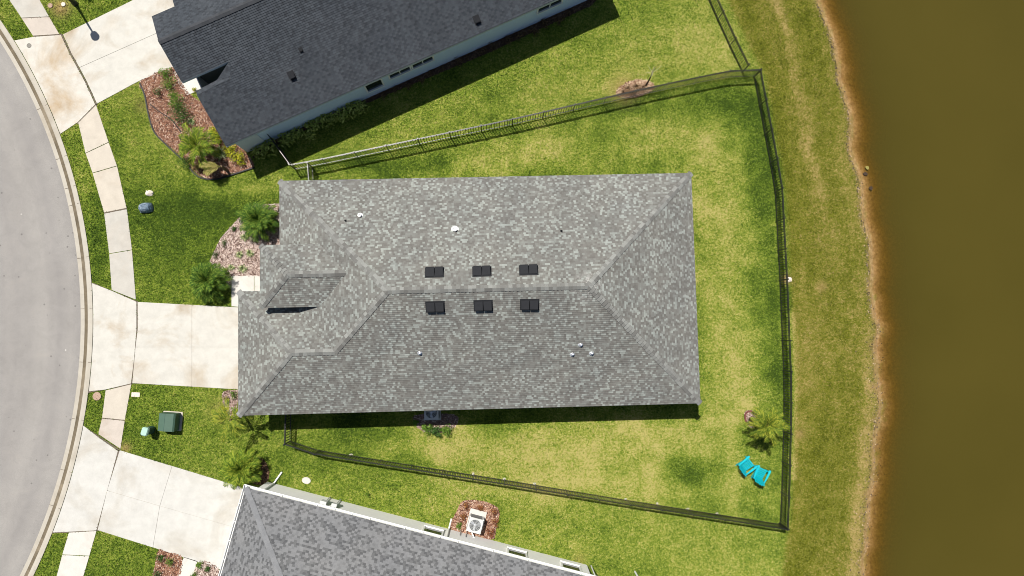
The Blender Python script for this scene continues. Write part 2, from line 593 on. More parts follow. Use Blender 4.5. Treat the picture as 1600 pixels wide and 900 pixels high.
MAT['green_box'] = simple("utility_green", (0.055, 0.105, 0.075), 0.55, 0.35, var=0.12)
MAT['green_dark'] = simple("utility_green_dark", (0.03, 0.075, 0.06), 0.5, 0.35, var=0.12)
MAT['mint'] = simple("utility_mint_cap", (0.33, 0.50, 0.42), 0.5, 0.35, var=0.08)
MAT['turq'] = simple("turquoise_plastic", (0.0, 0.37, 0.43), 0.5, 0.4, var=0.06)
MAT['lid'] = simple("lid_grey", (0.20, 0.19, 0.17), 0.8, 0.2)
MAT['lid_tan'] = simple("lid_tan", (0.36, 0.25, 0.19), 0.8, 0.2)
MAT['pale_stone'] = simple("pale_stone", (0.60, 0.53, 0.46), 0.85, 0.2, var=0.2, scale=9)
MAT['trunk'] = simple("palm_trunk", (0.16, 0.11, 0.07), 0.95, 0.1, var=0.3, scale=12)
MAT['edging'] = simple("black_edging", (0.02, 0.018, 0.018), 0.6, 0.3)
MAT['edging_red'] = simple("red_brown_edging", (0.15, 0.05, 0.045), 0.7, 0.2, var=0.3)
MAT['bark_pale'] = simple("pale_bark", (0.42, 0.38, 0.30), 0.9, 0.1)
MAT['bark_dark'] = simple("dark_stem", (0.05, 0.035, 0.025), 0.9, 0.1)
MAT['lamp'] = simple("lamp_black", (0.02, 0.02, 0.022), 0.4, 0.5)

def cover_mat():
    m, t, out = new_mat("blue_grey_cover")
    k = NT(t)
    p = k.obj()
    f = k.noise(p, 5.0, 4, 0.7, 1.2)
    c = k.ramp(f, [(0.35, (0.05, 0.085, 0.13)), (0.55, (0.11, 0.16, 0.21)), (0.68, (0.42, 0.47, 0.50))])
    k.link(k.bsdf(c, 0.5, 0.4), out.inputs[0])
    return m
MAT['cover'] = cover_mat()

MAT['leaf_palm'] = leafy("palm_leaf", [(0, (0.025, 0.066, 0.009)), (0.5, (0.070, 0.140, 0.016)), (1, (0.19, 0.26, 0.035))])
MAT['leaf_palm_bright'] = leafy("palm_leaf_bright", [(0, (0.05, 0.105, 0.010)), (0.5, (0.13, 0.20, 0.016)), (1, (0.30, 0.34, 0.038))])
MAT['leaf_palm_yellow'] = leafy("palm_leaf_yellow", [(0, (0.06, 0.115, 0.012)), (0.5, (0.15, 0.20, 0.018)), (1, (0.33, 0.33, 0.04))])
MAT['leaf_dark'] = leafy("leaf_dark", [(0, (0.022, 0.06, 0.012)), (0.5, (0.045, 0.105, 0.02)), (1, (0.10, 0.17, 0.04))])
MAT['leaf_green'] = leafy("leaf_green", [(0, (0.05, 0.13, 0.012)), (0.5, (0.10, 0.20, 0.02)), (1, (0.20, 0.29, 0.05))])
MAT['leaf_yellow'] = leafy("leaf_yellow", [(0, (0.13, 0.17, 0.012)), (0.5, (0.32, 0.34, 0.02)), (1, (0.58, 0.52, 0.04))])
MAT['leaf_hedge'] = leafy("leaf_hedge", [(0, (0.16, 0.22, 0.04)), (0.5, (0.36, 0.42, 0.09)), (1, (0.60, 0.64, 0.18))])
MAT['leaf_red'] = leafy("leaf_red", [(0, (0.12, 0.035, 0.02)), (0.5, (0.27, 0.085, 0.04)), (1, (0.36, 0.22, 0.07))])
MAT['leaf_pale'] = leafy("leaf_pale", [(0, (0.10, 0.16, 0.05)), (0.5, (0.24, 0.30, 0.13)), (1, (0.48, 0.48, 0.26))])
MAT['leaf_brown'] = leafy("leaf_brown", [(0, (0.06, 0.035, 0.02)), (0.5, (0.14, 0.085, 0.045)), (1, (0.24, 0.16, 0.08))])
MAT['leaf_straw'] = leafy("leaf_straw", [(0, (0.14, 0.15, 0.03)), (0.5, (0.28, 0.25, 0.07)), (1, (0.42, 0.35, 0.13))])

# ================================================================== THE SETTING
WATER_Z = -0.5
_shore_px = [(1264, -60), (1278, 0), (1299, 60), (1318, 150), (1335, 250), (1350, 340), (1361, 420), (1367, 500), (1370, 570),
             (1369, 640), (1366, 720), (1359, 800), (1351, 860), (1345, 900), (1336, 960)]
_sh = sorted([P2(x, y, WATER_Z) for x, y in _shore_px], key=lambda q: q[1])
_shy, _shx = np.array([q[1] for q in _sh]), np.array([q[0] for q in _sh])
_vn, _vn2, _vn3 = VNoise(3), VNoise(5), VNoise(9)

def shore_x(y):
    y = np.asarray(y, float)
    base = np.interp(y, _shy, _shx)
    s0 = (_shx[1] - _shx[0]) / (_shy[1] - _shy[0])
    s1 = (_shx[-1] - _shx[-2]) / (_shy[-1] - _shy[-2])
    base = np.where(y < _shy[0], _shx[0] + s0 * (y - _shy[0]), base)
    base = np.where(y > _shy[-1], _shx[-1] + s1 * (y - _shy[-1]), base)
    return base + (_vn(y * 0 + 3.3, y, 0.55, 5) - 0.5) * 0.75

KC, KR = np.array([-56.60722521, -0.70874309]), 32.948

def ground_z(x, y):
    d = shore_x(y) - x                                # landward distance
    land = np.minimum(0.0, WATER_Z + 0.04 + 0.10 * np.maximum(d, 0) ** 0.97 + 0.10 * np.clip(d / 0.25, 0, 1))
    under = np.maximum(-2.6, WATER_Z + 0.04 - 0.26 * np.maximum(-d, 0) - 0.0)
    z = np.where(d >= 0, land, under)
    far = np.clip((x - 62) / 10, 0, 1)                # the pond's far bank
    z = z * (1 - far) + far * 0.3
    ends = np.clip((np.abs(y) - 70) / 10, 0, 1)
    z = z * (1 - ends)
    r = np.hypot(x - KC[0], y - KC[1])
    z = np.where(r < KR - 0.3, -0.30, np.where(r < KR, -0.05, z))
    return z

# --- slabs of concrete
SLABS = []
def slab(name, px, mat, z=0.03, smooth_idx=None):
    poly = PL(px)
    mb = MB()
    mb.prism(poly, -0.14, z)
    o = mb.build(name, MAT[mat])
    o['kind'] = 'structure'
    SLABS.append(poly)
    return o

def arc_px(a0, a1, inset, n=14):
    """world points along the kerb circle"""
    return [(KC[0] + (KR + inset) * math.cos(a0 + (a1 - a0) * i / n), KC[1] + (KR + inset) * math.sin(a0 + (a1 - a0) * i / n)) for i in range(n + 1)]

def ang_of(px):
    x, y = P2(*px)
    return math.atan2(y - KC[1], x - KC[0])

def slab_w(name, poly, mat, z=0.03):
    MB().prism(poly, -0.14, z).build(name, MAT[mat])['kind'] = 'structure'
    SLABS.append(poly)

# driveway aprons follow the kerb
def apron(name, p_top, p_bot, rest_px, mat):
    slab_w(name, arc_px(ang_of(p_top), ang_of(p_bot), 0.035) + PL(rest_px), mat)
apron("driveway", (24, 63), (98, 208), [(122, 191), (149, 163.5), (133, 128), (109, 84), (95.5, 55), (52, 58)], 'apron_stain')
apron("driveway", (145, 442.5), (136, 611), [(165, 608.5), (205, 599), (210, 560), (213.5, 515), (213.5, 471.5), (175, 454.5)], 'drive')
apron("driveway", (124.5, 664), (81, 831), [(151, 828.5), (184.5, 704.5), (155, 684)], 'drive_white')
slab("driveway", [(99, 54), (205, 2), (292, -42), (330, 14), (124.5, 105.5), (112, 83)], 'drive')
slab("driveway", [(124.8, 106), (330, 14.6), (330, 80), (217, 127), (152, 162), (136, 127)], 'drive')
slab("driveway", [(215.5, 471.8), (300, 476.3), (300, 542), (212.3, 542), (215.7, 514)], 'drive')
slab("driveway", [(300.45, 476.3), (420, 483), (420, 542), (300.45, 542)], 'drive')
slab("driveway", [(212.2, 542.5), (300, 542.5), (300, 604), (207.2, 598.6)], 'drive')
slab("driveway", [(300.45, 542.5), (420, 542.5), (420, 611), (300.45, 604)], 'drive')
slab("driveway", [(187.5, 703.5), (269, 728), (250, 790), (168, 766)], 'drive_white')
slab("driveway", [(269.5, 728.1), (420, 774), (400, 833), (250.4, 790.1)], 'drive_white')
slab("driveway", [(167.85, 766.5), (249.8, 790.45), (239, 855), (153, 828)], 'drive_white')
slab("driveway", [(250.3, 790.6), (400, 833.4), (400, 905), (340, 888), (239.8, 855)], 'drive_white')
for px in ([(105, 56), (205, 6), (292, -38), (328, 40), (328, 78), (217, 124), (152, 158), (130, 115)], [(220, 475), (418, 486), (418, 608), (212, 597)],
           [(189, 706), (418, 776), (398, 902), (341, 886), (156, 827)]):
    slab("driveway", px, 'walk_grey', z=0.012)
# public sidewalk
slab("sidewalk", [(15, 0), (-10, -50), (35, -50), (62, 0), (77, 26), (34, 28)], 'walk_grey')
slab("sidewalk", [(34.5, 29), (77.5, 27), (93, 53.5), (52, 56)], 'walk_brown')
slab("sidewalk", [(122.8, 192), (150.5, 164.5), (170, 222), (134, 239)], 'walk')
slab("sidewalk", [(134.3, 240), (170.3, 223), (183, 259), (145, 270)], 'walk')
slab("sidewalk", [(145.3, 271), (183.3, 260), (198, 325), (163, 332)], 'walk')
slab("sidewalk", [(163.3, 334), (198.6, 327), (206.5, 390), (171, 396)], 'walk_grey')
slab("sidewalk", [(171.1, 397), (206.6, 391), (212.5, 468), (175, 453)], 'walk_grey')
slab("sidewalk", [(165.5, 610), (205.3, 600.5), (195.5, 656), (160, 652.5)], 'walk')
slab("sidewalk", [(159.7, 654), (195.2, 657.5), (188.5, 701), (154, 678)], 'walk_brown')
slab("sidewalk", [(108, 832), (151, 829.5), (140, 868), (98, 866)], 'walk_white')
slab("sidewalk", [(97.7, 867), (139.7, 869), (116, 950), (76, 950)], 'walk_white')
# garden paths to the doors
slab("path", [(362, 431), (397, 431), (397, 481), (362, 478.5)], 'walk_white')
slab("path", [(397.8, 431), (440, 431), (440, 483), (397.8, 481)], 'walk_white')
slab("path", [(279, 131), (272, 112), (340, 78), (368, 119), (292, 149)], 'walk_white')
slab("path", [(287.3, 870), (309, 876.5), (285, 950), (263, 950)], 'walk_white')

# joint filler strips (dark expansion joints) just under the slab tops
def strip(name, px, w, z, mat, h=0.0):
    pts = [Vector((*P2(*q, h), 0)) for q in px]
    mb = MB()
    L, R_ = [], []
    for i, p in enumerate(pts):
        d = (pts[min(i + 1, len(pts) - 1)] - pts[max(i - 1, 0)]).normalized()
        s = Vector((-d.y, d.x, 0)) * w / 2
        L.append((p + s).to_2d())
        R_.append((p - s).to_2d())
    mb.prism([tuple(q) for q in L] + [tuple(q) for q in R_[::-1]], -0.10, z)
    o = mb.build(name, MAT[mat])
    o['kind'] = 'structure'
    return o
for px in ([(95.8, 53), (111, 84), (134.5, 128), (151.5, 165)], [(121, 193), (151, 163)], [(52, 57), (95, 54)],
           [(145, 443), (213.5, 471.5)], [(214.5, 470), (214.8, 515), (211, 560), (206, 600)], [(136, 613), (206, 599.7)],
           [(124.5, 663), (187, 703.5)], [(186, 703), (151.8, 829)], [(80, 832), (152, 829)], [(163, 333), (198.3, 326)], [(160, 653.2), (195.3, 656.8)],
           [(34, 28.5), (77, 26.5)]):
    strip("joint_strip", px, 0.09, 0.02, 'joint')

# --- kerb and road
def ring(prof_cols, a0=-1.15, a1=1.15, n=150):
    """prof_cols: list of (radius offset, z)"""
    mb = MB()
    for i in range(n):
        A, B = a0 + (a1 - a0) * i / n, a0 + (a1 - a0) * (i + 1) / n
        for (r0, z0), (r1, z1) in zip(prof_cols[:-1], prof_cols[1:]):
            q = [(KC[0] + (KR + r) * math.cos(t), KC[1] + (KR + r) * math.sin(t), z) for r, t, z in ((r0, A, z0), (r1, A, z1), (r1, B, z1), (r0, B, z0))]
            mb.poly(q)
    return mb
ring([(-0.32, -0.035), (-0.25, 0.01), (-0.17, 0.035), (-0.02, 0.035), (0.0, 0.03), (0.0, -0.12)]).build("kerb", MAT['kerb_conc'])['kind'] = 'structure'
ring([(-0.52, -0.062), (-0.42, -0.064), (-0.32, -0.035)]).build("gutter", MAT['gutter_dirt'])['kind'] = 'structure'
ring([(-0.74, -0.052), (-0.52, -0.062)]).build("gutter", MAT['kerb_conc'])['kind'] = 'structure'
rd = ring([(-11.2, -0.05), (-9.0, -0.02), (-5.5, 0.0), (-2.5, -0.025), (-0.74, -0.055)]).build("road", MAT['asphalt'])
rd['kind'] = 'structure'
ring([(-12.2, 0.02), (-11.9, 0.03), (-11.6, -0.05), (-11.2, -0.055)]).build("kerb", MAT['kerb_conc'])['kind'] = 'structure'
jm = MB()
for px in ((118, 290), (122, 318), (133, 402), (136, 482), (133, 566), (119, 655), (80, 790), (100, 735), (64, 168), (99, 245)):
    a = ang_of(px)
    for r0, r1, z in ((-0.17, -0.005, 0.0375), (-0.74, -0.53, -0.047)):
        t = 0.012 / KR
        jm.poly([(KC[0] + (KR + r) * math.cos(a + s), KC[1] + (KR + r) * math.sin(a + s), z) for r, s in ((r0, -t), (r1, -t), (r1, t), (r0, t))])
jm.build("kerb_joint", MAT['joint'])['kind'] = 'structure'

# --- mulch beds (polygons in world metres)
BEDS = []
def bed(name, px, mat, label, n_per=420, smooth=True, size=1.0):
    poly = PL(px)
    if smooth:
        poly = catmull(poly, 5, closed=True)
    BEDS.append(poly)
    a = np.array(poly)
    mb = MB()
    mb.prism([tuple(q) for q in poly], -0.06, 0.02)
    (x0, y0), (x1, y1) = a.min(0), a.max(0)
    n = int((x1 - x0) * (y1 - y0) * n_per)
    xs, ys = rng.uniform(x0, x1, n), rng.uniform(y0, y1, n)
    ok = inside(a, xs, ys)
    for x, y in zip(xs[ok], ys[ok]):
        L, w = random.uniform(0.05, 0.13) * size, random.uniform(0.02, 0.05) * size
        M = Matrix.Rotation(random.uniform(0, 6.28), 4, 'Z') @ Matrix.Rotation(random.uniform(-0.5, 0.5), 4, 'Y') @ Matrix.Rotation(random.uniform(-0.4, 0.4), 4, 'X')
        z = random.uniform(0.026, 0.055)
        c = Vector((x, y, z))
        mb.poly([M @ Vector((sx * L / 2, sy * w / 2, 0)) + c for sx, sy in ((-1, -1), (1, -1), (1, 1), (-1, 1))])
    o = mb.build(name, MAT[mat])
    return tag(o, label, "mulch", kind='stuff')

bed("mulch_bed", [(219, 128), (262, 107), (276, 110), (284, 128), (300, 150), (320, 165), (345, 205), (372, 228), (384, 238), (397, 262),
                  (362, 271), (338, 279), (318, 277), (302, 266), (288, 248), (262, 226), (244, 208), (234, 180), (228, 150)], 'mulch_red',
    "red brown mulch in the curved bed before the dark roofed house")
bed("mulch_bed", [(440, 318), (400, 320), (372, 342), (345, 372), (328, 408), (345, 430), (360, 452), (362, 431), (405, 431), (440, 425)], 'mulch_pale',
    "pale pinkish mulch in the bed left of the central house entry", smooth=False)
bed("mulch_bed", [(350, 612), (390, 614), (390, 648), (362, 650), (352, 638)], 'mulch_pale', "small mulch patch at the garage corner of the central house")
bed("mulch_bed", [(400, 712), (415, 722), (421, 742), (412, 757), (395, 755), (365, 745), (380, 715)], 'mulch_brown', "brown mulch ring round the bushy palm by the lower driveway")
bed("mulch_bed", [(648, 660), (652, 648), (710, 648), (713, 664), (692, 676), (662, 674)], 'mulch_pale', "pinkish mulch strip around the shaded air conditioner")
bed("mulch_bed", [(722, 784), (740, 781), (765, 786), (780, 798), (776, 822), (770, 842), (748, 838), (705, 826), (713, 800)], 'mulch_red',
    "red mulch square around the sunlit air conditioner")
bed("mulch_bed", [(247, 862), (262, 863), (285, 872), (272, 925), (240, 925)], 'mulch_red', "red mulch left of the narrow path at the bottom edge")
bed("mulch_bed", [(311, 878), (342, 889), (338, 925), (300, 925)], 'mulch_pale', "pale mulch right of the narrow path at the bottom edge")
bed("mulch_bed", [(1163, 645), (1172, 641), (1181, 646), (1183, 660), (1177, 668), (1166, 662)], 'mulch_pale', "mulch ring at the foot of the backyard palm")
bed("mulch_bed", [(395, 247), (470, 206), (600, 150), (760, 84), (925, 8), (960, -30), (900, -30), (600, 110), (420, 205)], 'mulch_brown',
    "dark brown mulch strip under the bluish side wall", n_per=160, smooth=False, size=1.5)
bed("mulch_bed", [(962, 146), (975, 132), (995, 125), (1015, 127), (1022, 138), (1000, 150), (975, 153)], 'brush', "tan mulch heap around the thin sapling at the fence", n_per=500, size=1.6)

# --- ground sheet
FENCE_E = [(1177, 120), (1201.5, 250), (1210, 300), (1215, 397), (1218, 450), (1221.7, 550), (1224, 600), (1222.7, 680), (1220.5, 760), (1218, 818)]
FENCE_N = [(462, 265), (508, 256.6), (793, 197), (1018, 145), (1160, 116), (1177, 120)]
_fe = sorted(PL(FENCE_E), key=lambda q: q[1])
_fn = PL(FENCE_N)

BLOBS = [(1110, 315, 45, 35, .5), (1140, 400, 50, 60, .25), (1120, 520, 50, 80, .32), (1160, 600, 40, 40, .3), (760, 240, 60, 25, .3), (900, 240, 80, 20, .25),
         (1020, 200, 60, 30, .25), (1110, 230, 30, 40, .25), (1100, 690, 30, 30, .2), (1020, 680, 60, 40, .35), (860, 700, 110, 35, .32), (700, 705, 100, 18, .25),
         (900, 760, 150, 25, .28), (1050, 765, 50, 22, .35), (1170, 700, 60, 80, .12), (1130, 640, 40, 40, .2), (560, 700, 60, 12, .2),
         (1140, 165, 55, 25, -.2), (1196, 270, 16, 90, -.17), (1205, 400, 16, 100, -.15), (1212, 560, 14, 90, -.13), (1113, 693, 45, 40, -.05), (1080, 740, 25, 25, -.3),
         (600, 258, 80, 14, -.3), (980, 170, 90, 18, -.25), (1120, 300, 20, 16, -.3), (290, 335, 90, 35, -.28), (340, 320, 70, 25, -.2), (270, 400, 60, 60, -.15),
         (560, 690, 60, 25, -.18), (660, 720, 60, 12, -.1), (155, 400, 15, 50, -.25), (35, 55, 16, 12, -.3), (85, 32, 30, 20, -.25),
         (1000, 70, 110, 40, .12), (1120, 85, 40, 40, .18), (900, 150, 100, 30, .12), (1000, 115, 40, 30, .2), (760, 170, 80, 25, .05), (1000, 20, 80, 20, -.12),
         (235, 195, 35, 60, .12), (330, 300, 60, 15, .15), (500, 720, 60, 30, -.1), (860, 880, 40, 12, -.2), (900, 830, 100, 30, .05), (620, 770, 80, 20, .05),
         (1150, 860, 60, 30, .05), (230, 160, 14, 20, -.25)]

def fields(x, y):
    x, y = np.asarray(x, float), np.asarray(y, float)
    w = (_vn2(x, y, 0.6, 3) - 0.5) * 1.6
    w2 = (_vn3(x, y, 0.6, 3) - 0.5) * 1.6
    fx = np.interp(y, [q[1] for q in _fe], [q[0] for q in _fe])
    fx = np.where(y > _fe[-1][1], _fe[-1][0] - 0.45 * (y - _fe[-1][1]), fx)
    fx = np.where(y < _fe[0][1], _fe[0][0] - 0.12 + 0.16 * (y - _fe[0][1]), fx)
    d_sh = shore_x(y) - x
    bank = np.clip((x - fx - 0.55 + 0.12 * w) / 0.3, 0, 1)
    bank = bank * (x < 70)
    fny = np.interp(x, [q[0] for q in _fn], [q[1] for q in _fn])
    north = (y > fny) & (x > -12)
    dry = np.full(x.shape, 0.42)
    dry = np.where(north, 0.52, dry)
    sline = np.interp(x, [P2(454, 696)[0], P2(1218, 818)[0]], [P2(454, 696)[1], P2(1218, 818)[1]])
    south = (y < sline) & (x > -12)
    dry = np.where(south, 0.53, dry)
    dry = np.where(x < -13, 0.40, dry)
    dry = np.where((x < -13) & (y > 8.0), 0.50, dry)
    inyard = ~(north | south) & (x > -12)
    dry += (_vn(x, y, 0.35, 3) - 0.5) * np.where(inyard, 0.75, 0.4)
    dry += (_vn3(x, y, 1.1, 4) - 0.5) * np.where(inyard, 0.42, 0.25)
    for px, py, rx, ry, a in BLOBS:
        c = P2(px, py)
        sx, sy = rx / 26.3, ry / 26.3
        q = ((x + w - c[0]) / sx) ** 2 + ((y + w2 - c[1]) / sy) ** 2
        dry += a * np.exp(-q * 0.75) * 1.05
    # pond bank: streaks that run along the shore
    st = _vn2(d_sh + 0.15 * w, y * 0.10 + 40, 1.1, 3) - 0.5
    bd = 0.40 + st * 0.6 + (_vn3(x, y, 0.9, 3) - 0.5) * 0.25
    bd += 0.20 * np.exp(-((d_sh - 3.0) / 0.5) ** 2) * np.clip((y - 6) / 4, 0, 1)
    wS = np.clip((4 - y) / 6, 0, 1)
    bd += (0.12 + 0.24 * wS) * np.exp(-((d_sh - 0.6) / 0.55) ** 2)
    dry = dry * (1 - bank) + bd * bank
    # worn pale line just outside the east fence
    edge = np.exp(-((x - fx - 0.75 + 0.1 * w) / 0.16) ** 2) * (y < 1.0) * (y > -9)
    dry += edge * 0.45
    soil = np.clip((0.10 + 0.32 * wS - d_sh + (_vn3(x, y, 2.0, 3) - 0.5) * (0.5 + 1.1 * wS)) / (0.3 + 0.5 * wS), 0, 1) * (x < 66)
    soil = np.maximum(soil * 0.9, 0.85 * np.exp(-((d_sh - 0.0) / 0.22) ** 2))
    c = P2(225, 10)
    for px, py, r, a in ((95, 12, 0.55, 0.7), (975, 140, 0.8, 0.6), (1228, 437, 0.28, 0.8), (1285, 448, 0.3, 0.5), (1250, 678, 0.3, 0.5), (196, 700, 0.3, 0.6),
                         (223, 165, 0.5, 0.3), (905, 875, 0.4, 0.3), (340, 640, 0.6, 0.2)):
        c = P2(px, py)
        soil = np.maximum(soil, a * np.exp(-(((x - c[0]) ** 2 + (y - c[1]) ** 2) / r ** 2)))
    return np.clip(dry, 0, 1), np.clip(bank, 0, 1), np.clip(soil, 0, 1)

def axis(lo, hi, step, far):
    a = list(np.arange(lo, hi + 1e-6, step))
    pre = [lo - far, lo - far * 0.4, lo - far * 0.15, lo - far * 0.06, lo - far * 0.02]
    post = [hi + far * 0.02, hi + far * 0.06, hi + far * 0.15, hi + far * 0.4, hi + far]
    return np.array(pre + a + post)

def grid_mesh(name, X, Y, Z, mat, attrs):
    ny, nx = X.shape
    vs = np.stack([X, Y, Z], -1).reshape(-1, 3)
    me = bpy.data.meshes.new(name)
    idx = np.arange(ny * nx).reshape(ny, nx)
    fs = np.stack([idx[:-1, :-1], idx[:-1, 1:], idx[1:, 1:], idx[1:, :-1]], -1).reshape(-1, 4)
    me.from_pydata(vs.tolist(), [], fs.tolist())
    for k_, a in attrs.items():
        at = me.attributes.new(k_, 'FLOAT', 'POINT')
        at.data.foreach_set('value', a.reshape(-1).astype(np.float32))
    me.materials.append(mat)
    for p in me.polygons:
        p.use_smooth = True
    o = bpy.data.objects.new(name, me)
    COL.objects.link(o)
    return o

gx = axis(-36.0, 37.0, 0.22, 900.0)
gy = axis(-24.0, 30.0, 0.22, 900.0)
X, Y = np.meshgrid(gx, gy)
Z = ground_z(X, Y)
dry, bank, soil = fields(X, Y)
ground = grid_mesh("ground", X, Y, Z, MAT['ground'], {'dry': dry, 'bank': bank, 'soil': soil})
ground['kind'] = 'structure'

# --- water
wy = np.arange(-75, 76, 0.3)
ts = np.concatenate([np.linspace(-0.4, 5, 46), np.linspace(5.6, 48, 30)])
WX = shore_x(wy)[:, None] + ts[None, :]
WX[:, -1] = np.maximum(WX[:, -1], 66)
WY = np.repeat(wy[:, None], len(ts), 1)
depth = WATER_Z - ground_z(WX, WY)
water = grid_mesh("water", WX, WY, np.full(WX.shape, WATER_Z), MAT['water'], {'depth': depth})
water['kind'] = 'structure'

# --- grass blades on every lawn: one mass nobody could count
HOUSE_FOOT = []       # filled below by the houses
YAW = 0.02412608
def hw(x, y, z=0.0):
    return Vector((math.cos(YAW) * x - math.sin(YAW) * y, math.sin(YAW) * x + math.cos(YAW) * y, z))

def grass_blades():
    n = 620000
    x, y = rng.uniform(-30.5, 24.0, n), rng.uniform(-15.2, 21.0, n)
    ok = np.hypot(x - KC[0], y - KC[1]) > KR + 0.03
    ok &= (shore_x(y) - x) > 0.15
    for poly in SLABS + BEDS + HOUSE_FOOT:
        a = np.asarray(poly)
        bx = (x > a[:, 0].min()) & (x < a[:, 0].max()) & (y > a[:, 1].min()) & (y < a[:, 1].max())
        if bx.any():
            i = np.where(bx)[0]
            ok[i] &= ~inside(a, x[i], y[i])
    x, y = x[ok], y[ok]
    dry, bank, soil = fields(x, y)
    keep = rng.random(len(x)) > soil * 0.9
    x, y, dry, bank, soil = x[keep], y[keep], dry[keep], bank[keep], soil[keep]
    n = len(x)
    z = ground_z(x, y)
    az_ = rng.uniform(0, 2 * np.pi, n)
    L = rng.uniform(0.05, 0.13, n)
    lean = rng.uniform(0.25, 1.25, n)
    wd = rng.uniform(0.012, 0.030, n)
    dx, dy = np.cos(az_), np.sin(az_)
    tip = np.stack([x + dx * L * np.sin(lean), y + dy * L * np.sin(lean), z + L * np.cos(lean)], -1)
    b0 = np.stack([x - dy * wd, y + dx * wd, z - 0.005], -1)
    b1 = np.stack([x + dy * wd, y - dx * wd, z - 0.005], -1)
    vs = np.stack([b0, b1, tip], 1).reshape(-1, 3)
    me = bpy.data.meshes.new("lawn_grass")
    me.vertices.add(3 * n)
    me.vertices.foreach_set('co', vs.reshape(-1).astype(np.float32))
    me.loops.add(3 * n)
    me.loops.foreach_set('vertex_index', np.arange(3 * n, dtype=np.int32))
    me.polygons.add(n)
    me.polygons.foreach_set('loop_start', np.arange(0, 3 * n, 3, dtype=np.int32))
    me.update(calc_edges=True)
    for k_, a in (('dry', dry), ('bank', bank), ('soil', soil)):
        at = me.attributes.new(k_, 'FLOAT', 'POINT')
        at.data.foreach_set('value', np.repeat(a, 3).astype(np.float32))
    me.materials.append(MAT['blades'])
    o = bpy.data.objects.new("lawn_grass", me)
    COL.objects.link(o)
    tag(o, "short green to straw coloured grass on the lawns and pond bank", "grass", kind='stuff')

# ================================================================== HOUSES
def clip_poly(pts, uvs, axis_v, lo, hi):
    """clip a convex polygon to lo <= v <= hi"""
    for lim, sgn in ((lo, 1), (hi, -1)):
        np_, nu = [], []
        for i in range(len(pts)):
            a, b = pts[i], pts[(i + 1) % len(pts)]
            ua, ub = uvs[i], uvs[(i + 1) % len(pts)]
            da, db = sgn * (ua[1] - lim), sgn * (ub[1] - lim)
            if da >= -1e-9:
                np_.append(a)
                nu.append(ua)
            if (da > 1e-9 and db < -1e-9) or (da < -1e-9 and db > 1e-9):
                t = da / (da - db)
                np_.append(a.lerp(b, t))
                nu.append((ua[0] + (ub[0] - ua[0]) * t, ua[1] + (ub[1] - ua[1]) * t))
        pts, uvs = np_, nu
        if len(pts) < 3:
            return [], []
    return pts, uvs

def roof_plane(mb, pts, course=0.115, step=0.02, u0=0.0, v0=0.0):
    pts = [Vector(p) for p in pts]
    nrm = Vector((0, 0, 0))
    for i in range(len(pts)):
        a, b = pts[i], pts[(i + 1) % len(pts)]
        nrm += a.cross(b)
    nrm.normalize()
    if nrm.z < 0:
        pts = pts[::-1]
        nrm = -nrm
    e = Vector((0, 0, 1)).cross(nrm).normalized()
    w = nrm.cross(e)
    uvs = [(p.dot(e) + u0, p.dot(w) + v0) for p in pts]
    vmin, vmax = min(u[1] for u in uvs), max(u[1] for u in uvs)
    k0, k1 = math.floor(vmin / course), math.ceil(vmax / course)
    for k_ in range(k0, k1):
        lo, hi = k_ * course, (k_ + 1) * course
        q, u = clip_poly(pts, uvs, None, lo + 1e-6, hi - 1e-6)
        if len(q) < 3:
            continue
        r = []
        for p, uu in zip(q, u):
            t = (uu[1] - lo) / course
            r.append(p + nrm * (step * (1 - t) + 0.002))
        mb.poly(r, u)
        # butt edge of the course
        low = [i for i in range(len(q)) if abs(u[i][1] - lo) < 1e-4]
        if len(low) == 2:
            a, b = low
            if (a, b) == (0, len(q) - 1):
                a, b = b, a
            A, B = r[a], r[b]
            mb.poly([A, B, B - nrm * (step + 0.004), A - nrm * (step + 0.004)][::-1], [(u[a][0], lo - 0.02)] * 1 + [(u[b][0], lo - 0.02)] * 2 + [(u[a][0], lo - 0.02)])
    # solid underside
    mb.poly([p - nrm * 0.05 for p in pts][::-1], [u for u in uvs][::-1])

def ridge_caps(mb, A, B, n1, n2, w=0.17, exposure=0.2, lift=0.024):
    """overlapping caps bent over a ridge or hip from A (low) to B (high); n1, n2 = normals of the two planes"""
    A, B = Vector(A), Vector(B)
    d = B - A
    L = d.length
    d.normalize()
    n1, n2 = Vector(n1).normalized(), Vector(n2).normalized()
    s1, s2 = d.cross(n1), n2.cross(d)
    mid = (n1 + n2).normalized()
    if s1.dot(n2 - mid * n2.dot(mid)) > 0 and s1.dot(n1) == 0:
        pass
    if s1.z > 1e-6 + max(s1.z, 0) * 2:
        pass
    # side vectors must run down their own planes, away from the other
    if s1.dot(n1 - n2) < 0: s1 = -s1
    if s2.dot(n2 - n1) < 0: s2 = -s2
    n = max(1, int(L / exposure))
    for i in range(n):
        p0, p1 = A + d * (L * i / n), A + d * min(L, L * (i + 1) / n + 0.06)
        for s, nn in ((s1, n1), (s2, n2)):
            ww = w * random.uniform(0.94, 1.05)
            a0, a1 = p0 + mid * (lift + 0.035), p1 + mid * lift * 0.9
            b0, b1 = p0 + s * ww + nn * (lift + 0.032), p1 + s * ww + nn * lift * 0.9
            mb.poly([a0, a1, b1, b0])
            mb.poly([a0, b0, b0 - nn * 0.035, a0 - mid * 0.035])

def plane_normal(p):
    a, b, c = [Vector(q) for q in p[:3]]
    n = (b - a).cross(c - a).normalized()
    return n if n.z > 0 else -n

def wall_quad(mb, a, b, za, zb, z0=-0.1, t=0.0):
    mb.poly([(a[0], a[1], z0), (b[0], b[1], z0), (b[0], b[1], zb), (a[0], a[1], za)])

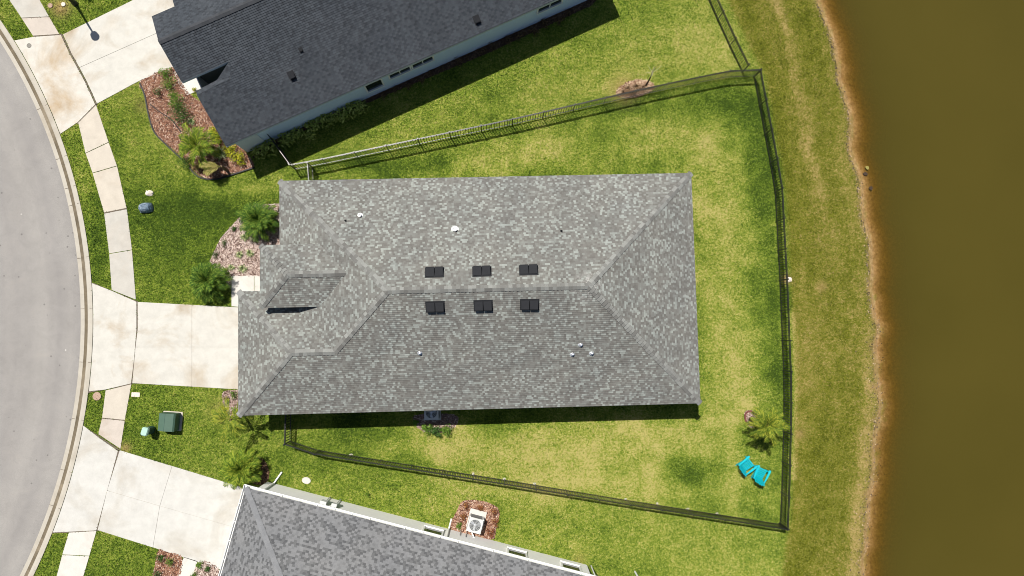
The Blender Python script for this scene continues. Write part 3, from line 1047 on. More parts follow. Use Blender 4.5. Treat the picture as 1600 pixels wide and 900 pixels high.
def fascia_run(mb, pts, out_dirs, h=0.19, t=0.03):
    """boards under the eaves: pts chain of eave points (z = eave underside top)"""
    for (a, b), o in zip(zip(pts[:-1], pts[1:]), out_dirs):
        a, b, o = Vector(a), Vector(b), Vector(o).normalized()
        c = (a + b) / 2 - o * (t / 2 + 0.012) - Vector((0, 0, h / 2 + 0.012))
        d = b - a
        ang = math.atan2(d.y, d.x)
        if abs(d.z) < 1e-4:
            mb.box(c, (d.length - 0.002, t, h), ang)
        else:
            mb.bar(a - o * 0.03 - Vector((0, 0, h / 2 + 0.02)), b - o * 0.03 - Vector((0, 0, h / 2 + 0.02)), t, h)

def window_part(parent, c, along, outn, w, h, name="window", panes=1):
    """c = centre on the wall face, along = unit direction, outn = outward normal (local coords)"""
    along, outn = Vector(along), Vector(outn)
    ang = math.atan2(along.y, along.x)
    c = Vector(c)
    mb = MB()
    f = 0.09
    mb.box(c + outn * 0.03 + Vector((0, 0, h / 2 + f / 2)), (w + 2 * f, 0.08, f), ang)
    mb.box(c + outn * 0.05 - Vector((0, 0, h / 2 + f / 2)), (w + 2 * f, 0.12, f), ang)
    for s in (-1, 1):
        mb.box(c + outn * 0.03 + along * s * (w / 2 + f / 2), (f, 0.08, h - 0.002), ang)
    wobj = mb.build(name, MAT['white'], parent)
    g = MB()
    for i in range(panes):
        pw = (w - 0.05 * (panes - 1)) / panes
        cc = c + along * (-w / 2 + pw / 2 + i * (pw + 0.05))
        g.box(cc + outn * 0.012, (pw - 0.004, 0.02, h - 0.004), ang)
    g.build("pane", MAT['glass'], wobj)
    if panes > 1:
        b = MB()
        for i in range(1, panes):
            cc = c + along * (-w / 2 + i * (w / panes))
            b.box(cc + outn * 0.03, (0.05, 0.06, h - 0.004), ang)
        b.build("mullion", MAT['white'], wobj)
    return wobj

# ------------------------------------------------------------------ central house
PT, HE = 0.51871203, 2.9
mx0, mx1, my0, my1, gx0, gy1 = -11.87599362, 11.03649402, -4.38081788, 8.42929855, -14.13795592, 2.35975165
mr_ = (my1 - my0) / 2
mm = (my0 + my1) / 2
gr_ = (gy1 - my0) / 2
gm_ = (gy1 + my0) / 2
zr, zg = HE + mr_ * PT, HE + gr_ * PT
house = empty("house", "large single storey house with mottled light grey shingle hip roof, in the middle", "house", (0, 0, 0), YAW)
EP, WP = (mx1 - mr_, mm, zr), (mx0 + mr_, mm, zr)
GP, GR = (gx0 + gr_, gm_, zg), (mx0 + gr_, gm_, zg)
NW, NE, SE = (mx0, my1, HE), (mx1, my1, HE), (mx1, my0, HE)
GNW, GSW, VAL = (gx0, gy1, HE), (gx0, my0, HE), (mx0, gy1, HE)
rb = MB()
roof_plane(rb, [NW, NE, EP, WP])
roof_plane(rb, [NE, SE, EP])
# south plane in convex pieces
s_at = lambda x, y: (x, y, HE + (y - my0) * PT)
roof_plane(rb, [GSW, s_at(GP[0], my0), GP])
roof_plane(rb, [s_at(GP[0], my0), s_at(GR[0], my0), GR, GP])
roof_plane(rb, [s_at(GR[0], my0), s_at(WP[0], my0), WP, GR])
roof_plane(rb, [s_at(WP[0], my0), s_at(EP[0], my0), EP, WP])
roof_plane(rb, [s_at(EP[0], my0), SE, EP])
roof_plane(rb, [NW, WP, (mx0 + 0.0, my1 - 0.0, HE)][:2] + [GR, VAL])
roof_plane(rb, [GNW, GP, GR, VAL])
roof_plane(rb, [GNW, GSW, GP])
# raised entry roof
def loc_main(px, py, z):
    p = P(px, py, z)
    return Vector((math.cos(YAW) * p.x + math.sin(YAW) * p.y, -math.sin(YAW) * p.x + math.cos(YAW) * p.y, z))
ZP, PP = 4.2, 0.5
pa = loc_main(403, 383, ZP)
pb = loc_main(410, 481, ZP)
px0 = (pa.x + pb.x) / 2
pyn, pys = pa.y, pb.y
ph = (pyn - pys) / 2
pym = (pyn + pys) / 2
zpr = ZP + ph * PP
rx = mx0 + (zpr - HE) / PT
ex = mx0 + (ZP - HE) / PT
A_, B_, C_, D_ = (px0, pyn, ZP), (px0, pys, ZP), (px0 + ph, pym, zpr), (rx, pym, zpr)
En, Es = (ex, pyn, ZP), (ex, pys, ZP)
roof_plane(rb, [A_, C_, D_, En])
roof_plane(rb, [B_, C_, D_, Es])
roof_plane(rb, [A_, B_, C_])
roof = rb.build("roof", MAT['roof_main'], house)

nS, nN = Vector((0, -PT, 1)), Vector((0, PT, 1))
nE, nW = Vector((PT, 0, 1)), Vector((-PT, 0, 1))
cb = MB()
for a, b, n1, n2 in ((WP, EP, nN, nS), (NE, EP, nN, nE), (SE, EP, nS, nE), (NW, WP, nN, nW), (GR, WP, nW, nS), (GP, GR, nN, nS), (GSW, GP, nW, nS), (GNW, GP, nW, nN),
                     (C_, D_, Vector((0, PP, 1)), Vector((0, -PP, 1))), (C_, A_, Vector((-PP, 0, 1)), Vector((0, PP, 1))), (C_, B_, Vector((-PP, 0, 1)), Vector((0, -PP, 1)))):
    ridge_caps(cb, a, b, n1, n2)
cb.build("ridge_cap", MAT['ridge_main'], roof)

fb = MB()
fascia_run(fb, [NW, NE], [(0, 1, 0)])
fascia_run(fb, [NE, SE], [(1, 0, 0)])
fascia_run(fb, [SE, GSW], [(0, -1, 0)])
fascia_run(fb, [GSW, GNW], [(-1, 0, 0)])
fascia_run(fb, [GNW, VAL], [(0, 1, 0)])
fascia_run(fb, [VAL, NW], [(-1, 0, 0)])
fascia_run(fb, [A_, B_], [(-1, 0, 0)])
fascia_run(fb, [A_, En], [(0, 1, 0)])
fascia_run(fb, [B_, Es], [(0, -1, 0)])
fb.build("fascia", MAT['fascia'], house)
ov = 0.45
foot = [(mx0 + ov, my1 - ov), (mx0 + ov, pyn - 0.4), (px0 + ov, pyn - 0.4), (px0 + ov, gy1 - ov), (gx0 + ov, gy1 - ov), (gx0 + ov, my0 + ov), (mx1 - ov, my0 + ov), (mx1 - ov, my1 - ov)]
wb = MB()
wb.prism(foot, -0.1, HE - 0.05)
wb.prism([(px0 + ov, pyn - 0.4), (px0 + ov, pys + 0.4), (ex + 0.6, pys + 0.4), (ex + 0.6, pyn - 0.4)], HE - 0.048, ZP - 0.06)
# soffits
wb.prism([(mx0 + 0.06, my1 - 0.06), (mx1 - 0.06, my1 - 0.06), (mx1 - 0.06, my0 + 0.06), (gx0 + 0.06, my0 + 0.06), (gx0 + 0.06, gy1 - 0.06), (mx0 + 0.06, gy1 - 0.06)], HE - 0.17, HE - 0.15)
wb.build("wall", MAT['stucco_main'], house)
HOUSE_FOOT.append([tuple(hw(*q).to_2d()) for q in foot])
gd = MB()
gyc = gm_
for i in range(4):
    gd.box((gx0 + ov - 0.02, gyc, 0.28 + i * 0.54), (0.05, 4.9, 0.52))
gdo = gd.build("garage_door", MAT['white'], house)
dd_ = MB().box((px0 + ov - 0.02, pym, 1.08), (0.06, 1.0, 2.1)).build("front_door", MAT['door'], house)
MB().box((px0 + ov - 0.07, pym - 0.38, 1.0), (0.05, 0.04, 0.16)).build("handle", MAT['galv'], dd_)
for cx in (-7.5, -1.5, 5.0):
    window_part(house, (cx, my0 + ov, 1.6), (1, 0, 0), (0, -1, 0), 1.0, 1.3)
for cx in (-8.0, 0.5, 6.0):
    window_part(house, (cx, my1 - ov, 1.6), (1, 0, 0), (0, 1, 0), 1.0, 1.3)
for cy in (-1.5, 5.0):
    window_part(house, (mx1 - ov, cy, 1.6), (0, 1, 0), (1, 0, 0), 1.6, 1.3, panes=2)
window_part(house, (mx0 + ov, 6.6, 1.6), (0, 1, 0), (-1, 0, 0), 1.5, 1.4, panes=2)

def on_plane(px, py, zf, z=4.5):
    """where the ray of a pixel meets the roof (local house coordinates)"""
    for _ in range(25):
        p = loc_main(px, py, z)
        z = zf(p)
    return loc_main(px, py, z)
zS = lambda p: HE + (p.y - my0) * PT
zN = lambda p: HE + (my1 - p.y) * PT

def slant_vent(px, py, north):
    p = on_plane(px, py, zN if north else zS)
    sg = 1 if north else -1
    tilt = Matrix.Rotation(random.uniform(-.025, .025), 4, 'Z') @ Matrix.Rotation(-sg * math.atan(PT), 4, 'X')
    mb = MB()
    for s in (-1, 1):
        vs = []
        for yy, zz in ((-0.24, 0.02), (0.24, 0.02), (0.24, 0.20), (0.17, 0.22), (-0.24, 0.07)):
            for xx in (s * 0.225 - 0.205, s * 0.225 + 0.205):
                vs.append(tilt @ Vector((xx, yy * sg, zz)) + p)
        n_ = 5
        fs = [tuple(range(0, 10, 2)), tuple(range(1, 10, 2))[::-1]]
        fs += [(2 * i, 2 * ((i + 1) % n_), 2 * ((i + 1) % n_) + 1, 2 * i + 1)[::-1] for i in range(n_)]
        mb.add(vs, fs)
    # flange
    mb.box(p + tilt @ Vector((0, 0, 0.025)), (0.98, 0.62, 0.012), M=tilt)
    mb.build("roof_vent", MAT['vent_black'], roof)
for px, py in ((679, 426), (753, 424.5), (826, 422.5)):
    slant_vent(px, py, True)
for px, py in ((680, 479), (755, 477), (827.5, 475.5)):
    slant_vent(px, py, False)

def vent_pipe(p, r, h, mat, parent):
    mb = MB()
    mb.lathe([(r * 1.9, -0.08), (r * 1.9, 0.02), (r, 0.05), (r, h), (r * 0.8, h + 0.005), (r * 0.78, h - 0.04)], p, 12)
    return mb.build("vent_pipe", mat, parent)
for px, py, n_, r, h, m in ((563, 337, 1, 0.08, 0.16, 'white'), (711, 359, 1, 0.11, 0.2, 'white'), (656, 551, 0, 0.07, 0.2, 'galv'), (894, 553, 0, 0.07, 0.2, 'galv'),
                            (907, 538, 0, 0.07, 0.2, 'galv'), (924, 551.5, 0, 0.07, 0.2, 'galv'), (540, 345, 1, 0.03, 0.2, 'vent_black'), (877, 361, 1, 0.035, 0.2, 'vent_black')):
    vent_pipe(on_plane(px, py, zN if n_ else zS), r, h, MAT[m], roof)

# ------------------------------------------------------------------ north house
ON = P(353, 229, HE)
_u = (P(846, 9.6, HE) - ON)
ANG_N = math.atan2(_u.y, _u.x)
PN = 0.42
VR, ZRN = 5.58, 2.9 + 0.42 * 5.58
north = empty("house", "single storey house with dark charcoal shingle gable roof and bluish side wall", "house", (ON.x, ON.y, 0), ANG_N)
UE = 24.0
sN = lambda u, v: (u, v, HE + PN * v)
rN = lambda u, v: (u, v, ZRN - PN * (v - VR))
rb = MB()
roof_plane(rb, [sN(2.37, 0), sN(UE, 0), sN(UE, VR), sN(2.37, VR)])
roof_plane(rb, [sN(-.36, 3.55), sN(2.37, 3.55), sN(2.37, VR), sN(-.36, VR)])
roof_plane(rb, [sN(0, 0), sN(2.1, 0), sN(2.1, 2.84), sN(0, 2.72)])
roof_plane(rb, [sN(2.1, 0), sN(2.37, 0), sN(2.37, 3.55), sN(2.1, 2.84)])
roof_plane(rb, [rN(-.36, VR), rN(UE, VR), rN(UE, 7.5), rN(-.36, 7.5)])
roof_plane(rb, [rN(.95, 7.5), rN(UE, 7.5), rN(UE, 11.16), rN(.95, 11.16)])
# small back slope of the front bay
zb_ = HE + PN * 2.72
roof_plane(rb, [(0, 2.72, zb_), (2.1, 2.84, HE + PN * 2.84), (1.25, 3.12, zb_ - 0.15), (0.02, 3.06, zb_ - 0.15)])
roof_plane(rb, [(2.1, 2.84, HE + PN * 2.84), (2.37, 3.55, HE + PN * 3.55), (1.25, 3.12, zb_ - 0.15)])
roofN = rb.build("roof", MAT['roof_north'], north)
cb = MB()
ridge_caps(cb, (-.36, VR, ZRN), (UE, VR, ZRN), (0, -PN, 1), (0, PN, 1), 0.15, 0.2)
cb.build("ridge_cap", MAT['ridge_north'], roofN)
fb = MB()
fascia_run(fb, [sN(0, 0), sN(UE, 0)], [(0, -1, 0)])
fascia_run(fb, [sN(-.36, 3.55), sN(2.37, 3.55)], [(0, -1, 0)])
fascia_run(fb, [sN(0, 0), sN(0, 2.72)], [(-1, 0, 0)])
fascia_run(fb, [sN(-.36, 3.55), sN(-.36, VR)], [(-1, 0, 0)])
fascia_run(fb, [rN(-.36, 7.5), rN(-.36, VR)], [(-1, 0, 0)])
fascia_run(fb, [rN(-.36, 7.5), rN(.95, 7.5)], [(0, 1, 0)])
fb.build("fascia", MAT['fascia_north'], north)
wb = MB()
wv = 0.36
def nwall(a, b, extra=()):
    """vertical wall from a to b in plan, topped by the roof underside, split at the ridge"""
    top = lambda v: (HE + PN * v if v < VR else ZRN - PN * (v - VR)) - 0.09
    pts = [a] + list(extra) + [b]
    for p, q in zip(pts[:-1], pts[1:]):
        wall_quad(wb, p, q, top(p[1]), top(q[1]))
nwall((0.3, wv), (UE - 0.3, wv))
nwall((UE - 0.3, wv), (UE - 0.3, 10.8), [(UE - 0.3, VR)])
nwall((UE - 0.3, 10.8), (1.3, 10.8))
nwall((1.3, 10.8), (1.3, 7.2))
nwall((1.3, 7.2), (-0.06, 7.2))
nwall((-0.06, 7.2), (-0.06, 4.9), [(-0.06, VR)])
wall_quad(wb, (2.6, 2.66), (0.3, 2.66), 3.85, 3.85)
wall_quad(wb, (0.3, 2.66), (0.3, wv), 3.85, HE)
wb.build("wall", MAT['stucco_north'], north)
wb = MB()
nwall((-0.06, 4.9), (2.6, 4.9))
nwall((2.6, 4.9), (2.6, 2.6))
wb.build("entry_wall_painted_shade", MAT['door'], north)  # dark door colour on these walls stands in for the recess's deep shade
tb = MB()
tb.box((0.95, wv - 0.016, 1.42), (1.3, 0.03, 2.9))
tb.box((0.29, wv + 0.55, 1.42), (0.03, 1.1, 2.9))
tb.build("corner_trim", MAT['stucco_corner'], north)
foot = [(0.3, wv), (UE, wv), (UE, 10.8), (1.3, 10.8), (1.3, 7.2), (-0.06, 7.2), (-0.06, 4.9), (2.6, 4.9), (2.6, 2.66), (0.3, 2.66)]
cN, sNn = math.cos(ANG_N), math.sin(ANG_N)
HOUSE_FOOT.append([(ON.x + cN * u - sNn * v, ON.y + sNn * u + cN * v) for u, v in foot])
for uc, w, h, zc, pn in ((8.84, 0.95, 0.95, 1.5, 1), (10.5, 1.25, 0.5, 1.72, 2), (11.95, 1.25, 0.5, 1.72, 2), (20.1, 1.5, 0.5, 1.72, 2)):
    window_part(north, (uc, wv, zc), (1, 0, 0), (0, -1, 0), w, h, panes=pn)
MB().box((-0.08, 5.45, 1.15), (0.05, 3.1, 2.2)).build("garage_door", MAT['white'], north)
def loc_n(px, py, z):
    p = P(px, py, z)
    dx, dy = p.x - ON.x, p.y - ON.y
    return Vector((cN * dx + sNn * dy, -sNn * dx + cN * dy, z))
def n_vent(px, py, s):
    z = 4.0
    for _ in range(25):
        q = loc_n(px, py, z)
        z = HE + PN * q.y
    mb = MB()
    tilt = Matrix.Rotation(math.atan(PN), 4, 'X')
    mb.box(q + tilt @ Vector((0, 0, 0.09 * s)), (0.24 * s, 0.34 * s, 0.16 * s), M=tilt)
    mb.box(q + tilt @ Vector((0, 0.03, 0.185 * s)), (0.30 * s, 0.34 * s, 0.02), M=tilt)
    mb.box(q + tilt @ Vector((0, 0, 0.02)), (0.38 * s, 0.5 * s, 0.012), M=tilt)
    mb.build("roof_vent", MAT['vent_black'], roofN)
n_vent(456, 118, 1.0)
n_vent(745, 31, 1.0)
n_vent(470, 78, 0.55)

# ------------------------------------------------------------------ south house
OS = P(385, 758, HE)
OS -= Vector((0.25, 0.97, 0)) * 0.13
_u = P(840, 876.5, HE) - P(385, 758, HE)
ANG_S = math.atan2(_u.y, _u.x)
PS = 0.46
south = empty("house", "single storey house with blue grey shingle hip roof and white gutters, at the bottom edge", "house", (OS.x, OS.y, 0), ANG_S)
US, WS = 20.6, -13.0                     # local +u along the eave, depth runs to -v
hr = -WS / 2
zs = HE + PS * hr
a, b, c, d = (0, 0, HE), (US, 0, HE), (US, WS, HE), (0, WS, HE)
e, f = (hr, -hr, zs), (US - hr, -hr, zs)
rb = MB()
roof_plane(rb, [a, b, f, e])
roof_plane(rb, [b, c, f])
roof_plane(rb, [c, d, e, f])
roof_plane(rb, [d, a, e])
roofS = rb.build("roof", MAT['roof_south'], south)
cb = MB()
for p, q, n1, n2 in ((a, e, (0, PS, 1), (-PS, 0, 1)), (b, f, (0, PS, 1), (PS, 0, 1)), (c, f, (0, -PS, 1), (PS, 0, 1)), (d, e, (0, -PS, 1), (-PS, 0, 1)), (e, f, (0, PS, 1), (0, -PS, 1))):
    ridge_caps(cb, p, q, n1, n2, 0.15, 0.2, 0.018)
cb.build("ridge_cap", MAT['ridge_south'], roofS)
fb = MB()
fascia_run(fb, [a, b], [(0, 1, 0)])
fascia_run(fb, [b, c], [(1, 0, 0)])
fascia_run(fb, [c, d], [(0, -1, 0)])
fascia_run(fb, [d, a], [(-1, 0, 0)])
fb.build("fascia", MAT['white'], south)
def gutter(p, q, o):
    p, q, o = Vector(p), Vector(q), Vector(o)
    mb = MB()
    dz = Vector((0, 0, 1))
    mid = (p + q) / 2
    L = (q - p).length
    ang = math.atan2((q - p).y, (q - p).x)
    mb.box(mid + o * 0.06 - dz * 0.125, (L, 0.11, 0.012), ang)
    mb.box(mid + o * 0.12 - dz * 0.065, (L, 0.012, 0.12), ang)
    mb.box(mid + o * 0.128 - dz * 0.010, (L, 0.028, 0.02), ang)
    n = int(L / 0.95)
    dr = (q - p).normalized()
    for i in range(n + 1):
        mb.box(p + dr * (L * i / n) + o * 0.05 - dz * 0.012, (0.035, 0.15, 0.014), ang)
    return mb
gutter(a, b, (0, 1, 0)).build("gutter", MAT['white'], south)
gutter(d, (0, 0.125, HE), (-1, 0, 0)).build("gutter", MAT['white'], south)
so = 0.27
wb = MB()
wb.prism([(so, -so), (US - 1.15, -so), (US - 1.15, WS + so), (so, WS + so)], -0.1, HE - 0.05)
wb.prism([(0.06, -0.06), (US - 0.06, -0.06), (US - 0.06, WS + 0.06), (0.06, WS + 0.06)], HE - 0.17, HE - 0.15)
wb.build("wall", MAT['stucco_south'], south)
foot = [(so, -so), (US - 1.15, -so), (US - 1.15, WS + so), (so, WS + so)]
cS, sS = math.cos(ANG_S), math.sin(ANG_S)
def s_world(u, v, z=0):
    return Vector((OS.x + cS * u - sS * v, OS.y + sS * u + cS * v, z))
HOUSE_FOOT.append([tuple(s_world(*q).to_2d()) for q in foot])
def loc_s(px, py, z):
    p = P(px, py, z)
    dx, dy = p.x - OS.x, p.y - OS.y
    return Vector((cS * dx + sS * dy, -sS * dx + cS * dy, z))
for px in (676, 810, 896):
    u = loc_s(px, 831 + (px - 676) * 0.245, 1.9).x
    window_part(south, (u, -so, 1.25), (1, 0, 0), (0, 1, 0), 1.0, 0.9)
MB().box((so - 0.02, -6.5, 1.12), (0.05, 4.9, 2.2)).build("garage_door", MAT['white'], south)
def downspout(u, far):
    mb = MB()
    mb.tube([(u, 0.06, HE - 0.13), (u, -0.02, HE - 0.35), (u, -so + 0.06, HE - 0.62), (u, -so + 0.06, 0.18), (u, -so + 0.16, 0.08), (u, -so + far, 0.05)], 0.045, 6)
    mb.build("downspout", MAT['white'], south)
u1 = loc_s(418, 768, 1.0).x
mb = MB()
mb.tube([(u1 - 0.2, 0.06, HE - 0.13), (u1 - 0.1, -0.1, HE - 0.4), (u1, -so + 0.06, HE - 0.7), (u1, -so + 0.06, 0.18), (u1 + 0.05, -so + 0.2, 0.09), (u1 + 0.25, -so + 0.75, 0.06)], 0.05, 6)
mb.build("downspout", MAT['white'], south)
downspout(loc_s(701, 828, 0.8).x, 0.62)
# meter boxes and conduits on the wall
for px, py, w, h in ((506, 786, 0.32, 0.5), (523, 789, 0.26, 0.38)):
    u = loc_s(px, py, 1.5).x
    mb = MB()
    mb.box((u, -so + 0.11, 1.5), (w, 0.2, h))
    mb.box((u, -so + 0.13, 1.5 + h / 2 + 0.015), (w + 0.04, 0.26, 0.03))
    mb.tube([(u, -so + 0.07, 1.5 - h / 2), (u, -so + 0.07, 0.02)], 0.03, 6)
    mb.build("meter_box", MAT['ac_case'], south)
for px, py in ((718, 838), (727, 840)):
    u = loc_s(px, py, 0.4).x
    MB().tube([(u, -so + 0.05, 0.8), (u, -so + 0.05, 0.25), (u, -so + 0.18, 0.22)], 0.018, 6).build("pipe", MAT['lid'], south)
# screened porch at the far end of the south house
po = s_world(US - 1.1, 0.0)
pc = empty("screened_porch", "dark screened porch with white top rail beyond the blue grey roof", "porch", s_world(US - 0.3, -3.0), ANG_S)
for i in range(5):
    for x in (-0.6, 2.4):
        MB().bar((x, 2.75 - i * 1.2, 0), (x, 2.75 - i * 1.2, 2.35), 0.05).build("post", MAT['white'], pc)
mb = MB()
mb.bar((-0.6, 2.75, 2.38), (2.4, 2.75, 2.38), 0.07)
mb.bar((2.4, 2.75, 2.385), (2.4, -2.1, 2.385), 0.07)
mb.build("top_rail", MAT['white'], pc)
MB().box((0.9, 0.3, 2.33), (2.9, 4.7, 0.02)).build("screen", MAT['door'], pc)
pst = MB().lathe([(0.05, 0), (0.05, 0.88), (0.07, 0.9), (0.07, 0.93)], (0, 0, 0), 10).build("marker_post", MAT['white'], None, loc=P(992, 893))
tag(pst, "short white post standing in the grass right of the screened porch", "post")

# ------------------------------------------------------------------ fences
def fence(label, px, h=1.22, spacing=1.83, footing=False, zf=None, spill=None):
    pts = [Vector((*P2(*q), 0)) for q in px]
    # resample the run at panel spacing, keeping its corners
    seg = [pts[0]]
    chain = []
    total = sum((pts[i + 1] - pts[i]).length for i in range(len(pts) - 1))
    n = max(1, round(total / spacing))
    step = total / n
    out, acc, i = [pts[0].copy()], 0.0, 0
    want = step
    for i in range(len(pts) - 1):
        L = (pts[i + 1] - pts[i]).length
        while want <= acc + L + 1e-6 and len(out) <= n:
            out.append(pts[i].lerp(pts[i + 1], (want - acc) / L))
            want += step
        acc += L
    root = empty("fence", label, "fence", tuple(pts[0]), 0, "black metal picket fence runs")
    O = pts[0]
    for p in out:
        q = p - O
        mb = MB()
        mb.box((q.x, q.y, h / 2 + 0.03), (0.062, 0.062, h + 0.06))
        mb.box((q.x, q.y, h + 0.075), (0.078, 0.078, 0.03))
        po_ = mb.build("post", MAT['black_metal'], root)
        if footing and random.random() < 0.4:
            MB().lathe([(0.085, -0.02), (0.085, 0.012), (0.05, 0.018)], (q.x + random.uniform(-.05, .05), q.y + random.uniform(.03, .07), 0), 9, random.uniform(.7, 1.3), random.uniform(.6, 1)).build("footing", MAT['walk_grey'], po_)
    for a_, b_ in zip(out[:-1], out[1:]):
        a2, b2 = a_ - O, b_ - O
        d_ = (b2 - a2)
        L = d_.length
        d_.normalize()
        ang = math.atan2(d_.y, d_.x)
        mid = (a2 + b2) / 2
        mb = MB()
        for zz in (0.16, h - 0.16, h - 0.02):
            mb.box((mid.x, mid.y, zz), (L - 0.066, 0.036, 0.040), ang)
        k_ = max(2, round(L / 0.152))
        for j in range(1, k_):
            q = a2 + d_ * (L * j / k_)
            mb.box((q.x, q.y, (h - 0.042 + 0.06) / 2), (0.032, 0.032, h - 0.042 - 0.06), ang)
        mb.build("picket_panel", MAT['black_metal'], root)
    return root
fence("black picket fence along the upper side of the central backyard", FENCE_N)
fence("black picket fence between the backyard with turquoise chairs and the pond bank", [(1177.3, 121.5)] + FENCE_E[1:-1] + [(1218, 817)])
fence("black picket fence along the lower side of the central backyard", [(501, 703.6), (791.7, 750), (983, 781.7), (1216, 818)], footing=True)
fence("short black picket fence stub at the lower front corner of the central house", [(456, 636), (454, 696), (499, 703.3)])
fence("short black picket fence stub at the upper front corner of the central house", [(489, 262.5), (491, 292)])
fence("black fence panel reaching from the bluish wall across its shadow", [(428, 218), (461, 263)])
fence("black picket fence climbing to the upper edge beside the pond bank", [(1159, 113), (1132, 58), (1110, 8), (1084, -50)])

# ------------------------------------------------------------------ plants
def frond(mb, base, azim, elev, L, droop, leaf, n=12, wleaf=0.042, vee=0.35):
    """one arching feather frond"""
    p = Vector(base)
    d = Vector((math.cos(azim) * math.cos(elev), math.sin(azim) * math.cos(elev), math.sin(elev)))
    side = Vector((-math.sin(azim), math.cos(azim), 0))
    ds = L / n
    pts = [p.copy()]
    for i in range(n):
        e = elev - droop * ((i + 1) / n) ** 1.4
        d = Vector((math.cos(azim) * math.cos(e), math.sin(azim) * math.cos(e), math.sin(e)))
        p = p + d * ds
        pts.append(p.copy())
        up = side.cross(d)
        if up.z < 0: up = -up
        t = (i + 1) / n
        ll = leaf * (0.35 + 0.9 * math.sin(math.pi * min(1, t * 0.85 + 0.12)) ** 0.8) * random.uniform(0.85, 1.12)
        if t < 0.12:
            continue
        for s in (-1, 1):
            ld = (side * s * 0.62 + d * 0.9 + up * vee * random.uniform(0.2, 1.0) - Vector((0, 0, 0.35 * t))).normalized()
            wv_ = d * wleaf
            m_ = p + ld * ll * 0.5
            tp = p + ld * ll - Vector((0, 0, ll * 0.12))
            mb.poly([p - wv_ * 0.6, p + wv_ * 0.6, m_ + wv_, m_ - wv_])
            mb.poly([m_ - wv_, m_ + wv_, tp])
    for a_, b_ in zip(pts[:-1], pts[1:]):
        mb.bar(a_, b_, 0.018, 0.012)

def palm(label, px, h, R, n, mat, bushy=True, group=None, seed=0, lo=-0.2, hi=1.35, leaf=0.30, droop=1.3, az0=None, spread=None, lean=(0, 0), name="palm"):
    random.seed(seed)
    base = P(*px)
    root = empty(name, label, "palm", tuple(base), 0, group)
    tb = MB()
    top = Vector((lean[0], lean[1], h))
    tb.tube([(0, 0, -0.05), top * 0.5 + Vector((0.02, 0, 0)), top], [0.10, 0.085, 0.07], 8)
    tb.build("trunk", MAT['trunk'], root)
    cr = MB()
    for i in range(n):
        a_ = (i * 2.39996 + random.uniform(-0.2, 0.2)) if az0 is None else az0 + random.uniform(-1, 1) * spread
        t = i / max(1, n - 1)
        e = lo + (hi - lo) * t ** 0.8 + random.uniform(-0.12, 0.12)
        frond(cr, top + Vector((0, 0, -0.12 + 0.16 * t)), a_, e, R * random.uniform(0.8, 1.1) * (1.12 if e < 0.9 else 0.85), droop * random.uniform(0.7, 1.25), leaf * R)
    cr.build("crown", MAT[mat], root)
    return root

palm("round bushy dark green palm at the upper end of the pinkish mulch bed", (411, 347), 0.75, 1.15, 54, 'leaf_palm', seed=1, hi=1.45)
palm("round bushy dark green palm on the lawn below the pinkish mulch bed", (333, 440), 0.75, 1.17, 54, 'leaf_palm', seed=2, hi=1.45)
palm("bushy olive palm where the lower driveway meets the blue grey roof", (387, 728), 0.9, 1.15, 50, 'leaf_palm_bright', seed=3, hi=1.45)
palm("wide bright green palm in the curved mulch bed before the dark roofed house", (322, 236), 1.2, 1.25, 26, 'leaf_palm_bright', seed=4)
palm("small drooping straw coloured palm at the tip of the curved mulch bed", (356, 268), 0.9, 1.0, 9, 'leaf_straw', seed=5, az0=3.25, spread=0.5, lo=0.2, hi=0.8, lean=(-0.05, 0.1))
palm("sparse young palm at the garage corner, its shadow on the grass", (381, 648), 2.1, 1.15, 10, 'leaf_palm_yellow', seed=6, lo=0.0, hi=0.9, leaf=0.25)
palm("yellow green palm in the backyard corner by the turquoise chairs", (1172, 655), 2.3, 1.08, 24, 'leaf_palm_yellow', seed=7, lo=-0.3, hi=1.2, lean=(0.15, 0.0), leaf=0.27)

def clump(mb, c, r, n, leaf, flat=0.8, seed=None):
    for _ in range(n):
        while True:
            q = Vector((random.uniform(-1, 1), random.uniform(-1, 1), random.uniform(-0.6, 1)))
            if 0.25 < q.length < 1: break
        p = Vector(c) + Vector((q.x * r, q.y * r, q.z * r * flat))
        nrm = (q + Vector((random.uniform(-.7, .7), random.uniform(-.7, .7), random.uniform(0, .9)))).normalized()
        t = nrm.orthogonal().normalized()
        t = Matrix.Rotation(random.uniform(0, 6.28), 3, nrm) @ t
        b_ = nrm.cross(t)
        L = leaf * random.uniform(0.7, 1.3)
        w_ = L * 0.36
        mb.poly([p - t * L / 2, p + b_ * w_ * 0.5, p + t * L / 2, p - b_ * w_ * 0.5])

def shrub(label, px, r, mat, n=260, leaf=0.09, lumps=5, group=None, seed=0, name="shrub", h=None, cat="shrub"):
    random.seed(seed + 100)
    root = empty(name, label, cat, tuple(P(*px)), 0, group)
    fl, sb = MB(), MB()
    for i in range(lumps):
        a_ = i * 2.4 + random.uniform(-.4, .4)
        rr = r * 0.55 * (0 if i == 0 else 1) * random.uniform(0.7, 1.1)
        c = Vector((math.cos(a_) * rr, math.sin(a_) * rr, (h or r) * random.uniform(0.55, 0.85)))
        clump(fl, c, r * random.uniform(0.45, 0.62), n // lumps, leaf)
        sb.tube([(0.02 * i, 0, -0.03), c * 0.6, c], [0.02, 0.014, 0.006], 5)
    sb.build("stem", MAT['bark_dark'], root)
    fl.build("foliage", MAT[mat], root)
    return root

